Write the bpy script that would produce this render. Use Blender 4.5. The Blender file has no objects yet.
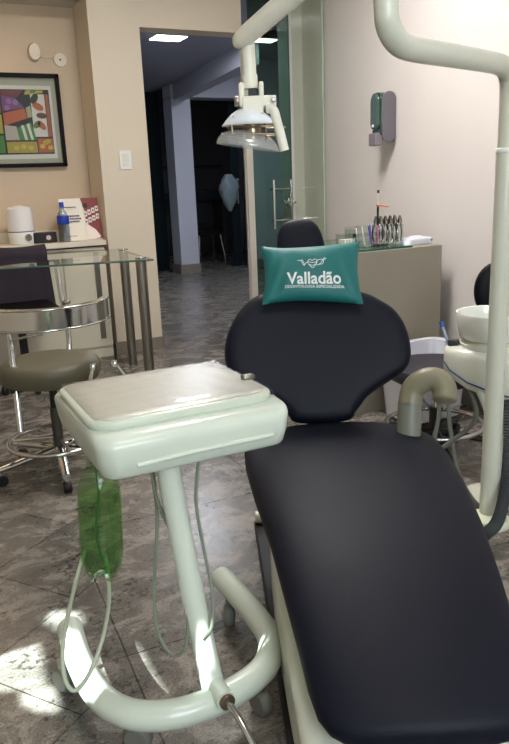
import bpy, bmesh, math, random
from mathutils import Vector, Matrix
random.seed(7)
C = bpy.context.scene.collection
PI = math.pi
# ------------------------------------------------------------------ camera
F_PX, PITCH, ROLL, YAW, EYE = 705.0, math.radians(15.0), math.radians(2.35), math.radians(26.3), 1.15
cam_d = bpy.data.cameras.new('camera'); cam = bpy.data.objects.new('camera', cam_d); C.objects.link(cam)
fwd = Vector((math.sin(YAW)*math.cos(PITCH), math.cos(YAW)*math.cos(PITCH), -math.sin(PITCH)))
r0 = Vector((math.cos(YAW), -math.sin(YAW), 0)); up0 = r0.cross(fwd)
RX = r0*math.cos(ROLL) - up0*math.sin(ROLL)
DY = -r0*math.sin(ROLL) - up0*math.cos(ROLL)
m3 = Matrix((RX, -DY, -fwd)).transposed()
cam.matrix_world = Matrix.Translation((0, 0, EYE)) @ m3.to_4x4()
cam_d.sensor_fit = 'VERTICAL'; cam_d.sensor_height = 24.0; cam_d.lens = 24.0*F_PX/744.0
cam_d.clip_start = 0.05
bpy.context.scene.camera = cam
# ------------------------------------------------------------------ world, exposure
w = bpy.data.worlds.new('world'); bpy.context.scene.world = w; w.use_nodes = True
w.node_tree.nodes['Background'].inputs[0].default_value = (0.62, 0.78, 1.0, 1)
w.node_tree.nodes['Background'].inputs[1].default_value = 0.6
vs = bpy.context.scene.view_settings
vs.view_transform = 'Standard'; vs.look = 'None'; vs.gamma = 1.0; vs.exposure = 0.8
# ------------------------------------------------------------------ lights
def area(name, loc, size, energy, col, target=None, sizey=None):
    l = bpy.data.lights.new(name, 'AREA'); l.energy = energy; l.color = col
    l.shape = 'RECTANGLE'; l.size = size; l.size_y = sizey or size
    o = bpy.data.objects.new(name, l); C.objects.link(o); o.location = loc
    t = Vector(target) if target else Vector(loc) - Vector((0, 0, 1))
    o.rotation_euler = (t - Vector(loc)).to_track_quat('-Z', 'Y').to_euler()
    return o
def spot(name, loc, target, energy, col, ang=70, rad=0.05):
    l = bpy.data.lights.new(name, 'SPOT'); l.energy = energy; l.color = col
    l.spot_size = math.radians(ang); l.spot_blend = 0.7; l.shadow_soft_size = rad
    o = bpy.data.objects.new(name, l); C.objects.link(o); o.location = loc
    o.rotation_euler = (Vector(target) - Vector(loc)).to_track_quat('-Z', 'Y').to_euler()
sun_l = bpy.data.lights.new('sun', 'SUN'); sun_l.energy = 26.0; sun_l.color = (0.84, 1.0, 0.97); sun_l.angle = 0.012
sun = bpy.data.objects.new('sun', sun_l); C.objects.link(sun)
SUN_DIR = Vector((0.72, 0.30, -0.62))
sun.rotation_euler = SUN_DIR.to_track_quat('-Z', 'Y').to_euler(); sun.location = (-4, -1, 4)
area('ceiling_panel_light', (1.45, 2.8, 2.72), 0.6, 32, (1.0, 0.96, 0.925))
area('ceiling_panel_light_front', (0.6, 0.3, 2.72), 0.6, 8, (1.0, 0.95, 0.9))
area('front_window_daylight', (0.3, -1.65, 1.6), 1.6, 42, (0.80, 0.92, 1.0), (1.0, 2.0, 0.6), 1.3)
area('nook_light', (0.25, 4.8, 2.30), 0.35, 2.4, (1.0, 0.70, 0.45))
area('hall_panel_light', (2.42, 6.18, 2.36), 0.35, 13, (0.84, 0.89, 1.0))
area('hall_ceiling_fill', (4.2, 7.3, 2.62), 0.5, 17, (0.82, 0.88, 1.0))  # added light without a fixture, for the bright area past the hall beam
# ------------------------------------------------------------------ helpers
def lin(c):
    return tuple((x/12.92 if x <= 0.04045 else ((x+0.055)/1.055)**2.4) for x in [k/255.0 for k in c]) + (1.0,)
MATS = {}
def mat(name, rgb, rough=0.5, metal=0.0, trans=0.0, ior=1.45, emit=0.0, noise=0.0, nscale=12.0, bump=0.0, bscale=60.0, coat=0.0, spec=0.5, alpha=1.0):
    if name in MATS: return MATS[name]
    m = bpy.data.materials.new(name); m.use_nodes = True; nt = m.node_tree; b = nt.nodes['Principled BSDF']
    col = lin(rgb)
    b.inputs['Base Color'].default_value = col
    b.inputs['Roughness'].default_value = rough; b.inputs['Metallic'].default_value = metal
    b.inputs['Transmission Weight'].default_value = trans; b.inputs['IOR'].default_value = ior
    b.inputs['Coat Weight'].default_value = coat; b.inputs['Specular IOR Level'].default_value = spec
    b.inputs['Alpha'].default_value = alpha
    if emit: b.inputs['Emission Color'].default_value = col; b.inputs['Emission Strength'].default_value = emit
    tc = nt.nodes.new('ShaderNodeTexCoord')
    if noise:
        n = nt.nodes.new('ShaderNodeTexNoise'); n.inputs['Scale'].default_value = nscale; n.inputs['Detail'].default_value = 5
        r = nt.nodes.new('ShaderNodeMapRange'); r.inputs[3].default_value = 1-noise; r.inputs[4].default_value = 1+noise
        mx = nt.nodes.new('ShaderNodeMix'); mx.data_type = 'RGBA'; mx.blend_type = 'MULTIPLY'; mx.inputs[0].default_value = 1
        mx.inputs[6].default_value = col
        nt.links.new(tc.outputs['Object'], n.inputs['Vector']); nt.links.new(n.outputs['Fac'], r.inputs[0])
        nt.links.new(r.outputs[0], mx.inputs[7]); nt.links.new(mx.outputs[2], b.inputs['Base Color'])
    if bump:
        n2 = nt.nodes.new('ShaderNodeTexNoise'); n2.inputs['Scale'].default_value = bscale; n2.inputs['Detail'].default_value = 4
        bp = nt.nodes.new('ShaderNodeBump'); bp.inputs['Strength'].default_value = bump; bp.inputs['Distance'].default_value = 0.01
        nt.links.new(tc.outputs['Object'], n2.inputs['Vector']); nt.links.new(n2.outputs['Fac'], bp.inputs['Height'])
        nt.links.new(bp.outputs[0], b.inputs['Normal'])
    MATS[name] = m; return m
def link(name, bm, m, parent=None, smooth=False, bevel=0.0, seg=2, angle=40):
    me = bpy.data.meshes.new(name); bmesh.ops.recalc_face_normals(bm, faces=bm.faces[:]); bm.to_mesh(me); bm.free()
    o = bpy.data.objects.new(name, me); C.objects.link(o); me.materials.append(m)
    if parent is not None: o.parent = parent
    if bevel:
        md = o.modifiers.new('bevel', 'BEVEL'); md.width = bevel; md.segments = seg; md.limit_method = 'ANGLE'; md.angle_limit = math.radians(35)
    if smooth or bevel:
        for p in me.polygons: p.use_smooth = True
        try: me.set_sharp_from_angle(angle=math.radians(angle if not bevel else 50))
        except Exception: pass
    return o
def thing(name, label, cat, loc=(0, 0, 0), rotz=0.0, group=None):
    o = bpy.data.objects.new(name, None); o.empty_display_size = 0.05; C.objects.link(o)
    o.location = loc; o.rotation_euler = (0, 0, rotz)
    return tag(o, label, cat, group)
def tag(o, label, cat, group=None):
    o['label'] = label; o['category'] = cat
    if group: o['group'] = group
    return o
def struct(o): o['kind'] = 'structure'; return o
def copy_tree(o, parent=None):
    c = o.copy(); C.objects.link(c)
    if parent is not None: c.parent = parent
    for ch in [k for k in bpy.data.objects if k.parent == o]: copy_tree(ch, c)
    return c
def bx(bm, c, s, rz=0.0, mtx=None):
    M = Matrix.Translation(c) @ Matrix.Rotation(rz, 4, 'Z') @ Matrix.Diagonal((s[0], s[1], s[2], 1))
    if mtx is not None: M = mtx @ M
    bmesh.ops.create_cube(bm, size=1.0, matrix=M); return bm
def box(name, c, s, m, parent=None, rz=0.0, bevel=0.0, seg=2):
    return link(name, bx(bmesh.new(), c, s, rz), m, parent, bevel=bevel, seg=seg)
def ringloft(bm, rings, cap=True, closed=False):
    vs_ = [[bm.verts.new(p) for p in r] for r in rings]; n = len(rings[0])
    pairs = list(zip(vs_[:-1], vs_[1:]))
    if closed: pairs.append((vs_[-1], vs_[0]))
    for a, b in pairs:
        for i in range(n):
            try: bm.faces.new((a[i], a[(i+1) % n], b[(i+1) % n], b[i]))
            except ValueError: pass
    if cap and not closed:
        for r in (vs_[0], vs_[-1]):
            try: bm.faces.new(r)
            except ValueError: pass
    return bm
def smooth_path(pts, n=8, closed=False):
    P = [Vector(p) for p in pts]; out = []; L = len(P)
    rng = range(L) if closed else range(L-1)
    for i in rng:
        if closed: a, b, c, d = P[(i-1) % L], P[i], P[(i+1) % L], P[(i+2) % L]
        else: a, b, c, d = P[max(i-1, 0)], P[i], P[i+1], P[min(i+2, L-1)]
        for k in range(n):
            t = k/n
            out.append(0.5*((2*b)+(c-a)*t+(2*a-5*b+4*c-d)*t*t+(3*b-a-3*c+d)*t**3))
    if not closed: out.append(P[-1])
    return out
def tube_bm(bm, pts, r, seg=12, closed=False, flat=1.0):
    P = [Vector(p) for p in pts]; L = len(P); rings = []
    T = []
    for i in range(L):
        if closed: t = P[(i+1) % L]-P[(i-1) % L]
        else: t = P[min(i+1, L-1)]-P[max(i-1, 0)]
        T.append(t.normalized())
    nrm = T[0].orthogonal().normalized()
    if abs(T[0].z) < 0.9: nrm = (Vector((0, 0, 1)) - T[0]*T[0].z).normalized()
    for i in range(L):
        if i: nrm = (nrm - T[i]*nrm.dot(T[i])).normalized()
        b = T[i].cross(nrm); rr = r[i] if isinstance(r, (list, tuple)) else r
        rings.append([P[i] + nrm*math.cos(2*PI*k/seg)*rr*flat + b*math.sin(2*PI*k/seg)*rr for k in range(seg)])
    return ringloft(bm, rings, True, closed)
def tube(name, pts, r, m, parent=None, seg=12, smooth_n=0, closed=False, flat=1.0):
    if smooth_n: pts = smooth_path(pts, smooth_n, closed)
    return link(name, tube_bm(bmesh.new(), pts, r, seg, closed, flat), m, parent, smooth=True, angle=50)
def lathe_bm(bm, prof, c=(0, 0, 0), seg=32, mtx=None):
    rings = []
    for r, z in prof:
        ring = [Vector((r*math.cos(2*PI*k/seg), r*math.sin(2*PI*k/seg), z)) for k in range(seg)]
        ring = [(mtx @ p if mtx is not None else p) + Vector(c) for p in ring]
        rings.append(ring)
    return ringloft(bm, rings)
def lathe(name, prof, c, m, parent=None, seg=32, mtx=None):
    return link(name, lathe_bm(bmesh.new(), prof, c, seg, mtx), m, parent, smooth=True, angle=45)
def along(d):
    return Vector(d).to_track_quat('Z', 'Y').to_matrix().to_4x4()
def disc(name, c, axis, r, h, m, parent=None, seg=24, edge=0.15):
    e = min(r, h)*edge
    return lathe(name, [(r*0.01, -h/2), (r-e, -h/2), (r, -h/2+e), (r, h/2-e), (r-e, h/2), (r*0.01, h/2)], c, m, parent, seg, along(axis))
def at(px, py, d):          # a point d metres along the view axis
    return Vector((0, 0, EYE)) + (fwd + RX*((px-254.5)/F_PX) + DY*((py-372)/F_PX))*d
def onz(px, py, z):
    r = fwd + RX*((px-254.5)/F_PX) + DY*((py-372)/F_PX); return Vector((0, 0, EYE)) + r*((z-EYE)/r.z)
def text_mesh(body, size, extrude=0.001, offset=0.0):
    cu = bpy.data.curves.new('t', 'FONT'); cu.body = body; cu.size = size; cu.extrude = extrude; cu.offset = offset
    cu.align_x = 'CENTER'; cu.resolution_u = 3
    o = bpy.data.objects.new('t', cu); C.objects.link(o); bpy.context.view_layer.update()
    me = bpy.data.meshes.new_from_object(o.evaluated_get(bpy.context.evaluated_depsgraph_get()))
    bpy.data.objects.remove(o); bm = bmesh.new(); bm.from_mesh(me)
    return bm
# ------------------------------------------------------------------ materials
def wall_mat(name, rgb, var=0.04):
    return mat(name, rgb, 0.55, noise=var, nscale=2.5, bump=0.15, bscale=180)
beige = wall_mat('beige_wall', (212, 200, 180)); pinkw = wall_mat('rose_white_wall', (222, 215, 211))
hallw = wall_mat('hall_wall', (186, 187, 196)); ceilm = wall_mat('ceiling_paint', (205, 200, 192)); nookw = wall_mat('nook_wall', (202, 182, 156))
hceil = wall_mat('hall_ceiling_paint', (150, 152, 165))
stone_skirt = mat('grey_stone_skirting', (128, 120, 108), 0.4, noise=0.25, nscale=25)
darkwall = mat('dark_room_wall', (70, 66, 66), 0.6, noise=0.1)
def floor_mat():
    m = bpy.data.materials.new('granite_tiles'); m.use_nodes = True; nt = m.node_tree; L = nt.links.new; N = nt.nodes.new
    b = nt.nodes['Principled BSDF']; tc = N('ShaderNodeTexCoord')
    def brick(rot, loc, bw, rh, off):
        mp = N('ShaderNodeMapping'); mp.vector_type = 'TEXTURE'; mp.inputs['Rotation'].default_value = (0, 0, rot); mp.inputs['Location'].default_value = loc
        br = N('ShaderNodeTexBrick'); br.inputs['Scale'].default_value = 1; br.inputs['Brick Width'].default_value = bw; br.inputs['Row Height'].default_value = rh
        br.inputs['Mortar Size'].default_value = 0.0022; br.inputs['Mortar Smooth'].default_value = 0.1; br.offset = off
        br.inputs['Color1'].default_value = (1.14, 1.1, 1.06, 1); br.inputs['Color2'].default_value = (0.8, 0.8, 0.8, 1); br.inputs['Mortar'].default_value = (0.22, 0.2, 0.19, 1)
        L(tc.outputs['Object'], mp.inputs[0]); L(mp.outputs[0], br.inputs['Vector']); return br
    a = brick(math.radians(36), (0.206, 2.638, 0), 0.72, 0.337, 0.5); c = brick(math.radians(-3), (0.37, 1.548, 0), 0.74, 0.74, 0.0)
    sx = N('ShaderNodeSeparateXYZ'); L(tc.outputs['Object'], sx.inputs[0])
    m1 = N('ShaderNodeMath'); m1.operation = 'MULTIPLY_ADD'; L(sx.outputs[1], m1.inputs[0]); m1.inputs[1].default_value = -0.137; L(sx.outputs[0], m1.inputs[2])
    m2 = N('ShaderNodeMath'); m2.operation = 'GREATER_THAN'; L(m1.outputs[0], m2.inputs[0]); m2.inputs[1].default_value = 0.119
    mx = N('ShaderNodeMix'); mx.data_type = 'RGBA'; L(m2.outputs[0], mx.inputs[0]); L(a.outputs[0], mx.inputs[6]); L(c.outputs[0], mx.inputs[7])
    # stone: streaked cloudy grain and dark speckles
    mp = N('ShaderNodeMapping'); mp.inputs['Rotation'].default_value = (0, 0, 0.5); mp.inputs['Scale'].default_value = (2.6, 3.6, 1); L(tc.outputs['Object'], mp.inputs[0])
    n1 = N('ShaderNodeTexNoise'); n1.inputs['Scale'].default_value = 2.6; n1.inputs['Detail'].default_value = 10; n1.inputs['Roughness'].default_value = 0.75; n1.inputs['Distortion'].default_value = 0.7; L(mp.outputs[0], n1.inputs['Vector'])
    cr = N('ShaderNodeValToRGB'); e = cr.color_ramp.elements
    e[0].position = 0.28; e[0].color = lin((66, 65, 62)); e[1].position = 0.70; e[1].color = lin((158, 151, 142))
    k = cr.color_ramp.elements.new(0.5); k.color = lin((112, 107, 101)); L(n1.outputs['Fac'], cr.inputs[0])
    n2 = N('ShaderNodeTexNoise'); n2.inputs['Scale'].default_value = 60; n2.inputs['Detail'].default_value = 3; L(tc.outputs['Object'], n2.inputs['Vector'])
    n3 = N('ShaderNodeTexNoise'); n3.inputs['Scale'].default_value = 7; n3.inputs['Detail'].default_value = 4; L(tc.outputs['Object'], n3.inputs['Vector'])
    ad = N('ShaderNodeMath'); ad.operation = 'MULTIPLY_ADD'; L(n3.outputs['Fac'], ad.inputs[0]); ad.inputs[1].default_value = 0.7; L(n2.outputs['Fac'], ad.inputs[2])
    r2 = N('ShaderNodeMapRange'); r2.inputs[1].default_value = 0.94; r2.inputs[2].default_value = 1.04; r2.inputs[3].default_value = 1; r2.inputs[4].default_value = 0.3; L(ad.outputs[0], r2.inputs[0])
    v = N('ShaderNodeTexNoise'); v.inputs['Scale'].default_value = 190; L(tc.outputs['Object'], v.inputs['Vector'])
    r3 = N('ShaderNodeMapRange'); r3.inputs[1].default_value = 0.3; r3.inputs[2].default_value = 0.7; r3.inputs[3].default_value = 0.6; r3.inputs[4].default_value = 1.4; L(v.outputs['Fac'], r3.inputs[0])
    def mul(x, y):
        q = N('ShaderNodeMix'); q.data_type = 'RGBA'; q.blend_type = 'MULTIPLY'; q.inputs[0].default_value = 1; L(x, q.inputs[6]); L(y, q.inputs[7]); return q.outputs[2]
    o = mul(mul(mul(cr.outputs[0], r2.outputs[0]), r3.outputs[0]), mx.outputs[2])
    L(o, b.inputs['Base Color']); b.inputs['Roughness'].default_value = 0.24; b.inputs['Specular IOR Level'].default_value = 0.5
    r4 = N('ShaderNodeMapRange'); r4.inputs[3].default_value = 0.18; r4.inputs[4].default_value = 0.36; L(n1.outputs['Fac'], r4.inputs[0]); L(r4.outputs[0], b.inputs['Roughness'])
    return m
cream = mat('cream_plastic', (220, 221, 207), 0.28, noise=0.05, nscale=8, coat=0.2)
cream2 = mat('cream_enamel_tube', (203, 204, 188), 0.3, noise=0.06, nscale=6, coat=0.2)
navy = mat('navy_vinyl', (12, 15, 28), 0.5, spec=0.22, noise=0.1, nscale=7, bump=0.12, bscale=350)
black = mat('black_vinyl', (9, 9, 12), 0.5, spec=0.2, noise=0.08)
blackp = mat('black_plastic', (20, 20, 22), 0.45)
chrome = mat('chrome', (200, 200, 198), 0.14, metal=1.0, noise=0.04)
steel = mat('brushed_steel', (150, 146, 138), 0.34, metal=1.0, noise=0.08, nscale=20)
white = mat('white_plastic', (232, 232, 228), 0.35)
olive = mat('olive_vinyl', (88, 84, 66), 0.45, noise=0.06, bump=0.1, bscale=200)
taupe = mat('taupe_laminate', (150, 143, 128), 0.5, noise=0.03)
def glass_mat(name, rgb, rough=0.02, mixf=0.85):
    m = bpy.data.materials.new(name); m.use_nodes = True; nt = m.node_tree; nt.nodes.clear(); N = nt.nodes.new; L = nt.links.new
    out = N('ShaderNodeOutputMaterial'); t = N('ShaderNodeBsdfTransparent'); t.inputs[0].default_value = lin(rgb)
    g = N('ShaderNodeBsdfGlossy'); g.inputs['Roughness'].default_value = rough; fr = N('ShaderNodeFresnel'); fr.inputs[0].default_value = 1.45
    ge = N('ShaderNodeNewGeometry'); iv = N('ShaderNodeMath'); iv.operation = 'SUBTRACT'; iv.inputs[0].default_value = 1.0; L(ge.outputs['Backfacing'], iv.inputs[1])
    mu = N('ShaderNodeMath'); mu.operation = 'MULTIPLY'; L(fr.outputs[0], mu.inputs[0]); L(iv.outputs[0], mu.inputs[1])
    mx = N('ShaderNodeMixShader'); L(mu.outputs[0], mx.inputs[0]); L(t.outputs[0], mx.inputs[1]); L(g.outputs[0], mx.inputs[2]); L(mx.outputs[0], out.inputs[0]); return m
greenglass = glass_mat('green_tinted_glass', (150, 196, 176)); paleglass = glass_mat('pale_green_glass', (222, 236, 226)); clear = glass_mat('clear_acrylic', (244, 248, 247))
deepgreen = glass_mat('dark_green_glass', (178, 200, 190)); smoke = glass_mat('dark_smoked_glass', (70, 95, 95))
edgeg = mat('glass_edge_green', (60, 120, 100), 0.1, spec=0.6)
# ------------------------------------------------------------------ setting
YB = 4.85
bm = bmesh.new(); bx(bm, (2.2, 5.0, -0.05), (7.6, 14.0, 0.1)); struct(link('floor', bm, floor_mat()))
box('ceiling', (0.9, 1.5, 2.80), (5.0, 6.9, 0.1), ceilm)['kind'] = 'structure'
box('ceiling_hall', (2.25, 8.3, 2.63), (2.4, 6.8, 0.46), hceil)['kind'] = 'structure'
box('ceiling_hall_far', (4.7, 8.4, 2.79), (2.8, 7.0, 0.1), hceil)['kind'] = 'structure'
box('ceiling_nook', (0.0, 5.06, 2.40), (2.7, 0.42, 0.12), ceilm)['kind'] = 'structure'
# back wall: column, header and right piece around the doorway
bm = bmesh.new()
bx(bm, ((1.315+1.655)/2, 5.02, 1.375), (0.34, 0.34, 2.75))            # column
bx(bm, ((1.655+2.405)/2, 4.93, (2.172+2.75)/2), (0.75, 0.16, 2.75-2.172))   # lintel
bx(bm, ((-1.35+1.315)/2, 4.93, 2.545), (2.665, 0.16, 0.41))             # header over the nook
bx(bm, (2.6, 4.93, 2.64), (0.40, 0.16, 0.22))
struct(link('wall_back', bm, beige))
box('wall_back_corner', (2.90, 4.93, 1.375), (0.24, 0.16, 2.75), pinkw)['kind'] = 'structure'
box('wall_nook', (0.0, 5.26, 1.2), (2.7, 0.1, 2.4), nookw)['kind'] = 'structure'
# right wall, slightly out of square with the back wall
a, b_ = Vector((2.90, 4.88, 0)), Vector((1.76, -1.8, 0)); d = (b_-a); L_ = d.length
wr = box('wall_right', ((a+b_)/2 + Vector((0.05, -0.0085, 1.375))), (L_+0.1, 0.1, 2.75), pinkw, rz=math.atan2(d.y, d.x)); struct(wr)
box('wall_front', (0.3, -1.85, 1.375), (3.4, 0.1, 2.75), beige)['kind'] = 'structure'
# left wall with a window opening
bm = bmesh.new(); X = -1.35
bx(bm, (X, -0.75, 1.375), (0.1, 2.1, 2.75)); bx(bm, (X, 3.6, 1.375), (0.1, 3.4, 2.75))
bx(bm, (X, 1.1, 0.45), (0.1, 1.6, 0.9)); bx(bm, (X, 1.1, 2.5), (0.1, 1.6, 0.5))
struct(link('wall_left', bm, beige))
wf = bmesh.new()
for y in (0.33, 1.87): bx(wf, (-1.34, y, 1.575), (0.06, 0.06, 1.35))
for z in (0.93, 2.22): bx(wf, (-1.34, 1.1, z), (0.06, 1.6, 0.06))
w1 = struct(link('window_1', wf, white, bevel=0.004))
# unseen sheet added in the window, holes cut to shape the sun patches
HOLES = [[(1.146,1.178),(1.094,1.272),(0.933,1.263),(0.971,1.212),(1.015,1.163)], [(0.963,1.215),(0.925,1.266),(0.812,1.274),(0.852,1.24),(0.919,1.213)],
 [(1.174,1.303),(1.206,1.328),(1.137,1.377),(1.066,1.382),(1.094,1.332)], [(0.91,1.375),(0.89,1.422),(0.72,1.447),(0.735,1.402)],
 [(0.717,1.4),(0.686,1.443),(0.657,1.443),(0.682,1.408)], [(0.914,1.43),(0.872,1.466),(0.649,1.466),(0.657,1.429)],
 [(0.481,1.772),(0.468,1.789),(0.466,1.685),(0.481,1.663)], [(0.478,1.656),(0.465,1.671),(0.464,1.624),(0.477,1.611)]]
def inside(y, z, poly):
    r = False; j = len(poly)-1
    for i in range(len(poly)):
        (yi, zi), (yj, zj) = poly[i], poly[j]
        if (zi > z) != (zj > z) and y < (yj-yi)*(z-zi)/(zj-zi)+yi: r = not r
        j = i
    return r
bm = bmesh.new(); ny, nz = 200, 160; y0, y1, z0, z1 = 0.30, 1.90, 0.90, 2.25
grid = [[bm.verts.new((-1.30, y0+(y1-y0)*i/ny, z0+(z1-z0)*j/nz)) for j in range(nz+1)] for i in range(ny+1)]
for i in range(ny):
    for j in range(nz):
        yc, zc = y0+(y1-y0)*(i+.5)/ny, z0+(z1-z0)*(j+.5)/nz
        if any(inside(yc, zc, h) for h in HOLES): continue
        bm.faces.new((grid[i][j], grid[i+1][j], grid[i+1][j+1], grid[i][j+1]))
link('sun_patch_mask', bm, mat('sun_mask_sheet', (150, 150, 145), 0.9), w1)
# skirtings
bm = bmesh.new(); bx(bm, (1.485, 4.845, 0.045), (0.352, 0.012, 0.09)); bx(bm, (1.305, 5.0, 0.045), (0.012, 0.34, 0.09)); bx(bm, (1.661, 5.0, 0.045), (0.012, 0.34, 0.09))
struct(link('baseboard_back', bm, stone_skirt))
box('baseboard_right', ((a+b_)/2 + Vector((-0.007, 0.001, 0.05))), (L_, 0.014, 0.10), stone_skirt, rz=math.atan2(d.y, d.x))['kind'] = 'structure'
# doorway profile and glass leaves
box('trim_1', (2.425, 4.86, 1.09), (0.05, 0.05, 2.17), wall_mat('door_profile', (205, 198, 186)))['kind'] = 'structure'
# hall: beam, pillar, far wall, side walls
def wbox(name, c, s, m, rz=0.0): return struct(box(name, c, s, m, rz=rz))
bm = bmesh.new(); bx(bm, (3.55, 9.15, 1.12), (0.26, 0.30, 2.24))
bx(bm, (4.46, 9.15, 2.50), (2.08, 0.30, 0.50)); struct(link('wall_hall_pillar', bm, hallw))
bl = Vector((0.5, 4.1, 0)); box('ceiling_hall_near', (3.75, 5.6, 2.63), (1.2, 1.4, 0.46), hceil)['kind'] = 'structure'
wbox('trim_2', (3.37, 7.65, 2.42), (0.16, 2.75, 0.42), hallw, rz=-math.atan2(0.5, 4.1))
wbox('wall_hall_left', (1.45, 8.3, 1.3), (0.2, 6.7, 2.6), hallw)
wbox('wall_hall_right', (5.62, 8.0, 1.375), (0.1, 7.0, 2.75), hallw)
wbox('wall_hall_stub', (4.73, 8.95, 1.12), (0.56, 0.12, 2.25), hallw)
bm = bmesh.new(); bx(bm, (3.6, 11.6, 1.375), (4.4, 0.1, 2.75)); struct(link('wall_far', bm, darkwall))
bm = bmesh.new(); bx(bm, (3.55, 8.99, 0.06), (0.28, 0.02, 0.12)); bx(bm, (3.41, 9.15, 0.06), (0.02, 0.32, 0.12)); bx(bm, (4.73, 8.88, 0.06), (0.56, 0.02, 0.12))
struct(link('baseboard_hall', bm, stone_skirt))
# right side closing wall between surgery and hall room
wbox('wall_hall_near', (4.35, 4.95, 1.375), (2.7, 0.12, 2.75), hallw)
def handle_bar(bm, x, y, zc, h, off, r=0.009, axis=(0, 1, 0)):
    A = Vector(axis)
    tube_bm(bm, [Vector((x, y, zc-h/2))+A*off, Vector((x, y, zc+h/2))+A*off], r, 10)
    for s in (-1, 1): tube_bm(bm, [Vector((x, y, zc+s*h*0.32)), Vector((x, y, zc+s*h*0.32))+A*off], r*0.8, 8)
# green glass leaf right of the doorway
d1 = thing('door_1', 'x', 'x'); 
for k in ('label', 'category'): del d1[k]
d1['kind'] = 'structure'
box('glass_pane', (2.612, 4.84, 1.26), (0.325, 0.010, 2.50), deepgreen, d1)
box('glass_edge', (2.776, 4.84, 1.26), (0.004, 0.010, 2.50), edgeg, d1)
bm = bmesh.new(); handle_bar(bm, 2.59, 4.835, 0.985, 0.36, 0.05, 0.011, (0, -1, 0)); tube_bm(bm, [(2.59, 4.785, 1.10), (2.73, 4.79, 1.10)], 0.007, 8); tube_bm(bm, [(2.59, 4.785, 0.87), (2.73, 4.79, 0.87)], 0.007, 8)
tube_bm(bm, [(2.74, 4.79, 1.165), (2.74, 4.79, 0.83)], 0.007, 8)
link('handle', bm, chrome, d1, smooth=True)
lk = bmesh.new(); bx(lk, (2.735, 4.80, 1.0), (0.045, 0.03, 0.06)); bx(lk, (2.70, 4.79, 1.0), (0.05, 0.02, 0.02)); bx(lk, (2.765, 4.79, 0.995), (0.03, 0.02, 0.02)); bx(lk, (2.735, 4.79, 1.045), (0.02, 0.02, 0.05))
link('lock', lk, chrome, d1, bevel=0.004)
bm = bmesh.new(); tube_bm(bm, [Vector((2.68+0.016*math.cos(t), 4.775, 0.94+0.022*math.sin(t))) for t in [2*PI*k/16 for k in range(16)]], 0.0025, 6, True); bx(bm, (2.67, 4.775, 0.905), (0.012, 0.003, 0.03))
link('key_ring', bm, mat('brass_key', (120, 90, 60), 0.4, metal=1), d1)
# second glass leaf, swung open across the corner by the right wall
d2 = thing('door_2', 'x', 'x')
for k in ('label', 'category'): del d2[k]
d2['kind'] = 'structure'
p0, p1 = Vector((2.785, 4.80, 0)), Vector((2.775, 4.38, 0)); dd = p1-p0
box('glass_pane', ((p0+p1)/2+Vector((0, 0, 1.34))), (dd.length, 0.010, 2.66), mat_ := glass_mat('light_green_glass', (246, 250, 245)), d2, rz=math.atan2(dd.y, dd.x))
box('glass_edge', (p1+Vector((0, 0, 1.34))), (0.003, 0.010, 2.66), mat('pale_edge', (170, 190, 170), 0.2), d2, rz=math.atan2(dd.y, dd.x))
# dark glass door far along the hall
d3 = thing('door_3', 'x', 'x')
for k in ('label', 'category'): del d3[k]
d3['kind'] = 'structure'
box('door_leaf', (3.13, 9.55, 1.18), (0.62, 0.02, 2.38), mat('dark_green_door_glass', (24, 34, 38), 0.35, spec=.15), d3)
bm = bmesh.new(); handle_bar(bm, 3.10, 9.54, 1.08, 0.44, 0.06, 0.012, (0, -1, 0)); tube_bm(bm, [(3.22, 9.50, 1.3), (3.22, 9.50, 0.86)], 0.010, 8)
for z in (1.22, 0.94): tube_bm(bm, [(3.10, 9.48, z), (3.22, 9.50, z)], 0.008, 8)
bx(bm, (3.17, 9.48, 1.08), (0.05, 0.03, 0.07))
link('handle', bm, chrome, d3, smooth=True)
d4 = thing('door_4', 'x', 'x')
for k in ('label', 'category'): del d4[k]
d4['kind'] = 'structure'
box('door_leaf', (4.40, 9.28, 1.12), (0.12, 0.02, 2.24), mat('dark_green_door_glass', (24, 34, 38), 0.35, spec=.15), d4)
bm = bmesh.new(); handle_bar(bm, 4.41, 9.27, 1.05, 0.34, 0.06, 0.013, (0, -1, 0)); link('handle', bm, chrome, d4, smooth=True)
# ------------------------------------------------------------------ dental chair
CH0 = Vector((1.096, 1.687, 0)); U = Vector((-0.43, -0.903, 0)).normalized(); V = Vector((-U.y, U.x, 0)); Z = Vector((0, 0, 1))
def cl(s, v, z): return CH0 + U*s + V*v + Z*z
chair = thing('dental_chair', 'reclined dental chair with navy vinyl seat, rounded backrest and cream base', 'dental chair', tuple(CH0))
def lp(p): return Vector(p) - CH0
def cushion(secs, n=40, e=3.2, crown=0.012):
    rings = []
    for s, hw, zt, th in secs:
        ring = []
        for k in range(n):
            t = 2*PI*k/n; ct, st = math.cos(t), math.sin(t)
            vv = hw*math.copysign(abs(ct)**(2/e), ct); zz = math.copysign(abs(st)**(2/e), st)
            z = zt - th/2 + zz*th/2 + (crown*(1-(vv/max(hw, .01))**2) if st > 0 else 0)
            ring.append(lp(cl(s, vv + SHIFT(s), z)))
        rings.append(ring)
    return ringloft(bmesh.new(), rings)
SHIFT = lambda s: 0.012 + 0.016*s if s > .5 else -0.004 + 0.048*max(0, s)
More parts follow.
